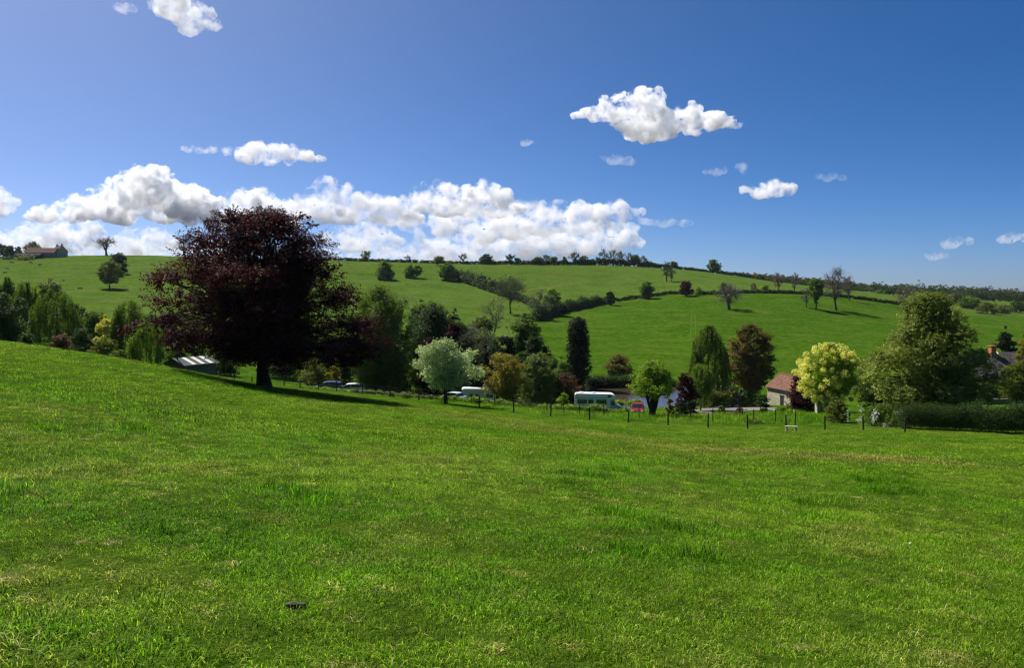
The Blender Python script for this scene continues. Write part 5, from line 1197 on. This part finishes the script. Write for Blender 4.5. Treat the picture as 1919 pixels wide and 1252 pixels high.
# house at right
x, y, z = at(1795, 128); hs_ = thing('tiled_house', 'long house with a dark tiled roof and orange brick chimney behind the garden trees', 'house', (x, y, z), math.radians(4))
rf = gable_house(hs_, 10.3, 7.4, 3.9, 3.1, STONE_D, TILE_D, .35)
wg = MB(); wg.prism([(8.6, 3.9), (16.5, 3.9), (16.5, 7.2), (11.6, 7.32)], 4.2, 8.0)
MB().box(10.35, 17, 1.0, 8.0, -1.5, 4.3).build('wall', STONE_D, hs_)
r2 = MB(); r2.prism_x([(.6, 4.2), (4.5, 7.25), (8.4, 4.2), (8.4, 4.33), (4.5, 7.38), (.6, 4.33)][::-1], 9.6, 17.3); rf2 = r2.build('roof', TILE_D, hs_)
MB().bar((9.55, .75, 4.42), (9.55, 4.5, 7.5), .16, .12).build('verge_board', WHITE, rf2); MB().bar((9.55, 4.5, 7.5), (9.55, 8.2, 4.5), .16, .12).build('verge_board', WHITE, rf2)
ch = MB().box(7.9, 8.75, 3.3, 4.1, 6.3, 8.35).build('chimney', BRICK, rf)
MB().box(7.8, 8.85, 3.2, 4.2, 8.352, 8.5).build('chimney_cap', BRICK, rf)
for x0 in (1.2, 4.2, 7.2): window(hs_, x0, x0 + 1.1, 2.2, 3.3)
for x0 in (1.2, 7.2): window(hs_, x0, x0 + 1.1, .3, 1.5)
MB().box(4.3, 5.2, -.04, .02, -.6, 1.6).build('door', DARKW, hs_)
# wall in front
wl = MB(); pts = [(1795, 112), (1850, 112), (1919, 112), (2000, 112)]
x, y, z = at(1850, 112)
for (a0, b0), (a1, b1) in zip(pts[:-1], pts[1:]):
    p, q = Vector(at(a0, b0)), Vector(at(a1, b1)); o_ = Vector((x, y, z)); p -= o_; q -= o_
    wl.add([(p.x, p.y, p.z - .5), (q.x, q.y, q.z - .5), (q.x, q.y, q.z + .8), (p.x, p.y, p.z + .8), (p.x, p.y + .4, p.z - .5), (q.x, q.y + .4, q.z - .5), (q.x, q.y + .4, q.z + .8), (p.x, p.y + .4, p.z + .8)],
           [(0, 1, 2, 3), (7, 6, 5, 4), (3, 2, 6, 7), (0, 3, 7, 4), (1, 5, 6, 2)])
tag(wl.build('garden_wall', STONE_D, None, (x, y, z)), 'low dark garden wall in front of the dark roofed house', 'wall')
# hut beside the beech
x, y, z = at(308, 105); ht = thing('timber_hut', 'low dark timber hut with white striped roof sheets half behind the pasture crest', 'hut', (x, y, z), math.radians(-30))
hz0 = zpix(671, 105) - z - 2.8
MB().box(0, 3.9, 0, 5.0, -1.5, 2.05 + hz0).build('wall', DARKW, ht)
gm_ = MB(); gm_.prism([(0, 2.052 + hz0), (3.9, 2.052 + hz0), (1.9, 2.74 + hz0)], 0, 5.0); gm_.build('gable', DARKW, ht)
MB().box(3.905, 3.93, .05, 4.95, -1.0, 2.0 + hz0).build('side_boards', GREENW, ht)
def slope(xa, za, xb, zb, y0, y1, t): return [(xa, y0, za), (xb, y0, zb), (xb, y1, zb), (xa, y1, za), (xa, y0, za + t), (xb, y0, zb + t), (xb, y1, zb + t), (xa, y1, za + t)], [(3, 2, 1, 0), (4, 5, 6, 7), (0, 1, 5, 4), (1, 2, 6, 5), (2, 3, 7, 6), (3, 0, 4, 7)]
rf = MB().add(*slope(-.45, 1.90 + hz0, 1.9, 2.78 + hz0, -.3, 5.3, .06)).add(*slope(1.9, 2.78 + hz0, 4.35, 1.92 + hz0, -.3, 5.3, .06)).build('roof', plain('slate_sheet', (.05, .065, .068), .75, spec=.12, var=.2), ht)
for k in range(3):
    y0 = 1.0 + k * 1.35; MB().add(*slope(2.0, 2.825 + hz0, 4.28, 2.025 + hz0, y0, y0 + .62, .03)).build('roof_light', CREAMP, rf)
MB().cyl((2.3, .2, 2.6 + hz0), .11, 1.5, 'z', 12).build('flue', BLACKP, ht)
# farm on the left ridge
def farm(label, px, Y, Lm, Dm, wall, rise, rz, wm, rm, name, zoff=0.0):
    x, y, z = at(px, Y); o = thing(name, label, 'barn' if 'barn' in name else 'house', (x, y, z + zoff), rz); r = gable_house(o, Lm, Dm, wall, rise, wm, rm, .3); return o, r
fb, r_ = farm('long farm barn with a dull red tiled roof on the left ridge', 47, 497, 17.5, 8, 3.2, 3.0, math.radians(2), STONE_D, TILE_F, 'farm_barn')
MB().box(.6, 8.5, -.05, .0, -.3, 2.6).build('door', DARKW, fb); MB().box(11, 12, -.06, .0, 1.0, 2.0).build('window', GLASS, fb)
fh, r_ = farm('farmhouse with a steep red roof at the right end of the farm on the ridge', 96, 506, 8.0, 6.5, 3.6, 3.6, math.radians(-38), STONE, TILE_F, 'farm_house', -.2)
for k in (1.2, 4.6): window(fh, k, k + 1.0, 1.2, 2.3)
MB().box(.2, .9, 2.9, 3.6, 6.4, 8.3).build('chimney', BRICK, r_); MB().box(6.9, 7.6, 2.9, 3.6, 6.4, 8.3).build('chimney', BRICK, r_)
for k in (1.6, 4.8):
    d = MB().prism_x([(0.5, 4.1), (2.2, 4.1), (2.2, 5.6), (.5, 5.4)], k, k + 1.1).build('dormer', TILE_F, r_)
    MB().box(k + .15, k + .95, .44, .495, 4.3, 5.2).build('pane', GLASS, d)
fs_, r_ = farm('small farm outbuilding with a red gable roof at the left end of the farm', 15, 497, 4.6, 5.0, 2.8, 3.4, math.radians(68), STONE_D, TILE_F, 'farm_barn')
ds_, r_ = farm('low dark lean barn in front of the long farm barn roof', 26, 488, 15, 5, 2.4, 1.0, math.radians(2), DARKW, plain('black_sheet', (.03, .028, .032), .9, spec=.05), 'farm_barn')

# ------------------------------------------------------------------ pond, drive, yard, tracks
def sheet(name, label, cat, pts, wid, mat, lift=.03, n=40, kind='structure', taper=False):
    P = np.array([at(a, b) for a, b in pts]); s = np.concatenate([[0], np.cumsum(np.linalg.norm(np.diff(P[:, :2], axis=0), axis=1))]); t = np.linspace(0, s[-1], n)
    x, y = np.interp(t, s, P[:, 0]), np.interp(t, s, P[:, 1]); dx, dy = np.gradient(x), np.gradient(y); k = np.hypot(dx, dy); dx, dy = dx / k, dy / k
    W = np.interp(t, s, wid if isinstance(wid, list) else [wid] * len(pts)); m = 6; V = []
    for j in range(m):
        o = (j / (m - 1) - .5) * W * (1 + (.18 * np.sin(t * 2.1 + j) if j in (0, m - 1) else 0)); X, Yv = x - dy * o, y + dx * o; V.append(np.stack([X, Yv, ground(X, Yv) + lift], 1))
    V = np.concatenate(V); q = np.concatenate([np.arange(n - 1) + j * n for j in range(m - 1)])
    return tag(obj(name, mesh_np(name, V, np.stack([q, q + 1, q + n + 1, q + n], 1), mat=mat, smooth=True)), label, cat, None, kind)
ASPH = plain('worn_asphalt', (.15, .135, .13), .95, spec=.1, var=.2, scale=.8, bump=.2); GRAV = plain('pale_gravel', (.27, .235, .175), .95, spec=.1, var=.25, scale=2.5, bump=.3)
sheet('road', 'narrow pale drive through the camp site below the fence', 'road', [(760, 101), (830, 98), (930, 97.5), (1040, 98), (1165, 98), (1215, 98), (1300, 104), (1340, 108)], 2.2, GRAV, .05, 90)
sheet('yard', 'grey asphalt yard in front of the mounded shrubs', 'yard', [(1296, 113), (1350, 114), (1400, 113.5), (1452, 110)], [5, 9, 8, 4], ASPH, .06, 60)
sheet('path', 'pale earth path curving past the barn to the gate pillar', 'path', [(1445, 109), (1480, 107), (1515, 104), (1540, 101)], 1.6, GRAV, .05, 40)
LGR = plain('trodden_grass', (.055, .100, .010), 1.0, spec=0, var=.2, scale=.5)
def hill_track(label, pts, w, mat=None): sheet('track', label, 'track', [(a, Yat(a, b)) for a, b in pts], w, mat or LGR, .06, 50)
hill_track('left wheel rut of the slanting pair on the bright green hill', [(1220, 578), (1240, 597), (1258, 614)], .45)
hill_track('right wheel rut of the slanting pair on the bright green hill', [(1225, 578), (1246, 597), (1266, 613)], .45)
hill_track('left wheel rut of the upright pair on the bright green hill', [(1297, 584), (1295, 606), (1294, 640)], .4)
hill_track('right wheel rut of the upright pair on the bright green hill', [(1302, 588), (1303, 612), (1304, 640)], .4)
hill_track('pale worn footpath crossing the upper hill field', [(978, 545), (1010, 541), (1040, 537), (1085, 531)], [3.5, 2.6, 1.8, .8], plain('worn_path', (.105, .112, .030), 1.0, spec=0, var=.2, scale=.6))
wm, nt, out = new_mat('pond_water')
p = N(nt, 'ShaderNodeBsdfPrincipled'); p.inputs['Base Color'].default_value = (.055, .042, .026, 1); p.inputs['Roughness'].default_value = .06; p.inputs['Specular IOR Level'].default_value = .5
tc = N(nt, 'ShaderNodeTexCoord'); b_ = N(nt, 'ShaderNodeBump'); b_.inputs['Strength'].default_value = .35; b_.inputs['Distance'].default_value = .08; L(nt, noise(nt, 1.6, 4, .6, tc.outputs['Object']), b_.inputs['Height']); L(nt, b_.outputs[0], p.inputs['Normal']); L(nt, p.outputs[0], out.inputs[0])
xs, ys = np.linspace(-9, 42, 40), np.linspace(120, 154, 20); gx, gy = np.meshgrid(xs, ys); q = (np.arange(19)[:, None] * 40 + np.arange(39)[None, :])
tag(obj('pond', mesh_np('pond', np.stack([gx, gy, np.full_like(gx, POND_Z + EYE)], -1).reshape(-1, 3), np.stack([q, q + 1, q + 41, q + 40], -1).reshape(-1, 4), mat=wm)), 'brown pond behind the motorhome below the dark hedge', 'pond', None, 'structure')

# ------------------------------------------------------------------ cattle on the left hillside
def cow_mesh():
    me = bpy.data.meshes.new('cow_cage')
    J = {'hip': (-.75, 0, 1.15), 'mid': (0, 0, 1.08), 'sh': (.62, 0, 1.12), 'nk': (1.0, 0, 1.05), 'nk2': (1.28, 0, .72), 'hd': (1.42, 0, .45), 'mz': (1.5, 0, .16), 'tl': (-1.0, 0, 1.2), 'tl2': (-1.12, 0, .6)}
    R = {'hip': .36, 'mid': .42, 'sh': .38, 'nk': .22, 'nk2': .16, 'hd': .15, 'mz': .09, 'tl': .06, 'tl2': .04}
    E = [('hip', 'mid'), ('mid', 'sh'), ('sh', 'nk'), ('nk', 'nk2'), ('nk2', 'hd'), ('hd', 'mz'), ('hip', 'tl'), ('tl', 'tl2')]
    for s in (-1, 1):
        for n, (x0, dxk) in (('f', (.6, .06)), ('h', (-.78, -.10))):
            a, b, c = n + 'a%d' % s, n + 'b%d' % s, n + 'c%d' % s
            J[a] = (x0, .2 * s, .78); J[b] = (x0 + dxk, .21 * s, .42); J[c] = (x0 - (.02 if n == 'h' else 0), .21 * s, .02)
            R[a], R[b], R[c] = .16, .085, .07; E += [('sh' if n == 'f' else 'hip', a), (a, b), (b, c)]
        e = 'e%d' % s; J[e] = (1.3, .22 * s, .6); R[e] = .05; E.append(('hd', e))
    ks = list(J); me.from_pydata([J[k] for k in ks], [(ks.index(a), ks.index(b)) for a, b in E], [])
    o = bpy.data.objects.new('cow_cage', me); COL.objects.link(o)
    m = o.modifiers.new('skin', 'SKIN'); o.modifiers.new('sub', 'SUBSURF').levels = 1
    if not me.skin_vertices: me.attributes
    for i, k in enumerate(ks): me.skin_vertices[0].data[i].radius = (R[k], R[k])
    me.skin_vertices[0].data[ks.index('mid')].use_root = True
    dg = bpy.context.evaluated_depsgraph_get(); r = bpy.data.meshes.new_from_object(o.evaluated_get(dg)); bpy.data.objects.remove(o); return r
try:
    cm = cow_mesh()
except Exception as ex:
    print('cow', ex); cm = None
if cm:
    HIDE = plain('black_hide', (.018, .016, .015), .7, var=.3); HIDE_L = plain('pale_hide', (.30, .26, .21), .7, var=.25)
    cm.materials.append(HIDE); cl_ = cm.copy(); cl_.materials[0] = HIDE_L
    for a, b, lg, rz, lb in [(150, 543, 0, 0, 'black cow grazing nearest, left of the olive oak'), (119, 527, 1, 2.6, 'pale cow grazing just above the hazy topped tree'), (57, 494, 0, .4, 'black cow grazing below the dark lean barn'), (14, 504, 1, 3.0, 'pale cow standing near the left edge of the hillside'), (9, 513, 0, .2, 'dark cow lowest at the left edge of the hillside'), (75, 498, 0, 2.9, 'dark cow grazing a little right of the one below the lean barn'), (101, 482, 0, 3.2, 'dark cow grazing just below the farmhouse'), (22, 493, 0, .3, 'dark cow below the shrubs at the left end of the farm')]:
        x, y, z = at(a, Yat(a, b)); c = obj('cow', cl_ if lg else cm, None, (x, y, z)); c.rotation_euler = (0, 0, rz); c.scale = (.82,) * 3; tag(c, lb, 'cow', 'cattle on the left hillside')

# ------------------------------------------------------------------ small things lying in the near grass
def lump(name, label, cat, px, py, w, mat, seed, tall=.35):
    Y = Yat(px, py, 2.5, 60); x, y, z = at(px, Y); rng = np.random.default_rng(seed); r = w / F * Y / 2
    V = IV * np.array([r, r * .6, r * tall]) * (1 + .34 * rng.normal(size=(len(IV), 1))); V[:, 2] += r * .04
    return tag(obj(name, mesh_np(name, V, None, IT, mat=mat, smooth=False), None, (x, y, z + .015)), label, cat)
SOIL = plain('dry_soil', (.05, .042, .036), .95, var=.4, scale=30, bump=.6)
lump('soil_clod', 'dark clod of soil lying in the near grass left of centre', 'soil', 551, 1140, 34, SOIL, 1)
lump('stone', 'small pale stone lying in the grass below the copper beech', 'stone', 528, 921, 14, plain('pale_stone', (.42, .38, .36), .8, var=.2, scale=20), 2, .5)
# dandelion clock
Y = Yat(1706, 1034, 2.5, 40); x, y, z = at(1706, Y); dn = thing('dandelion_clock', 'white dandelion seed head in the grass at right', 'dandelion', (x, y, z))
MB().cyl((0, 0, 0), .002, .09, 'z', 6).build('stem', pal('green'), dn)
rng = np.random.default_rng(3); D = rng.normal(size=(260, 3)); D /= np.linalg.norm(D, axis=1, keepdims=True)
V, Q, T_ = leaves(D * .021 + np.array([0, 0, .105]), D, np.full(260, .006), rng, .7, tint=rng.uniform(size=260)); obj('seed_head', mesh_np('seed_head', V, Q, mat=WHITE_B, attrs={'tint': T_}), dn)
haze_box(.00003)
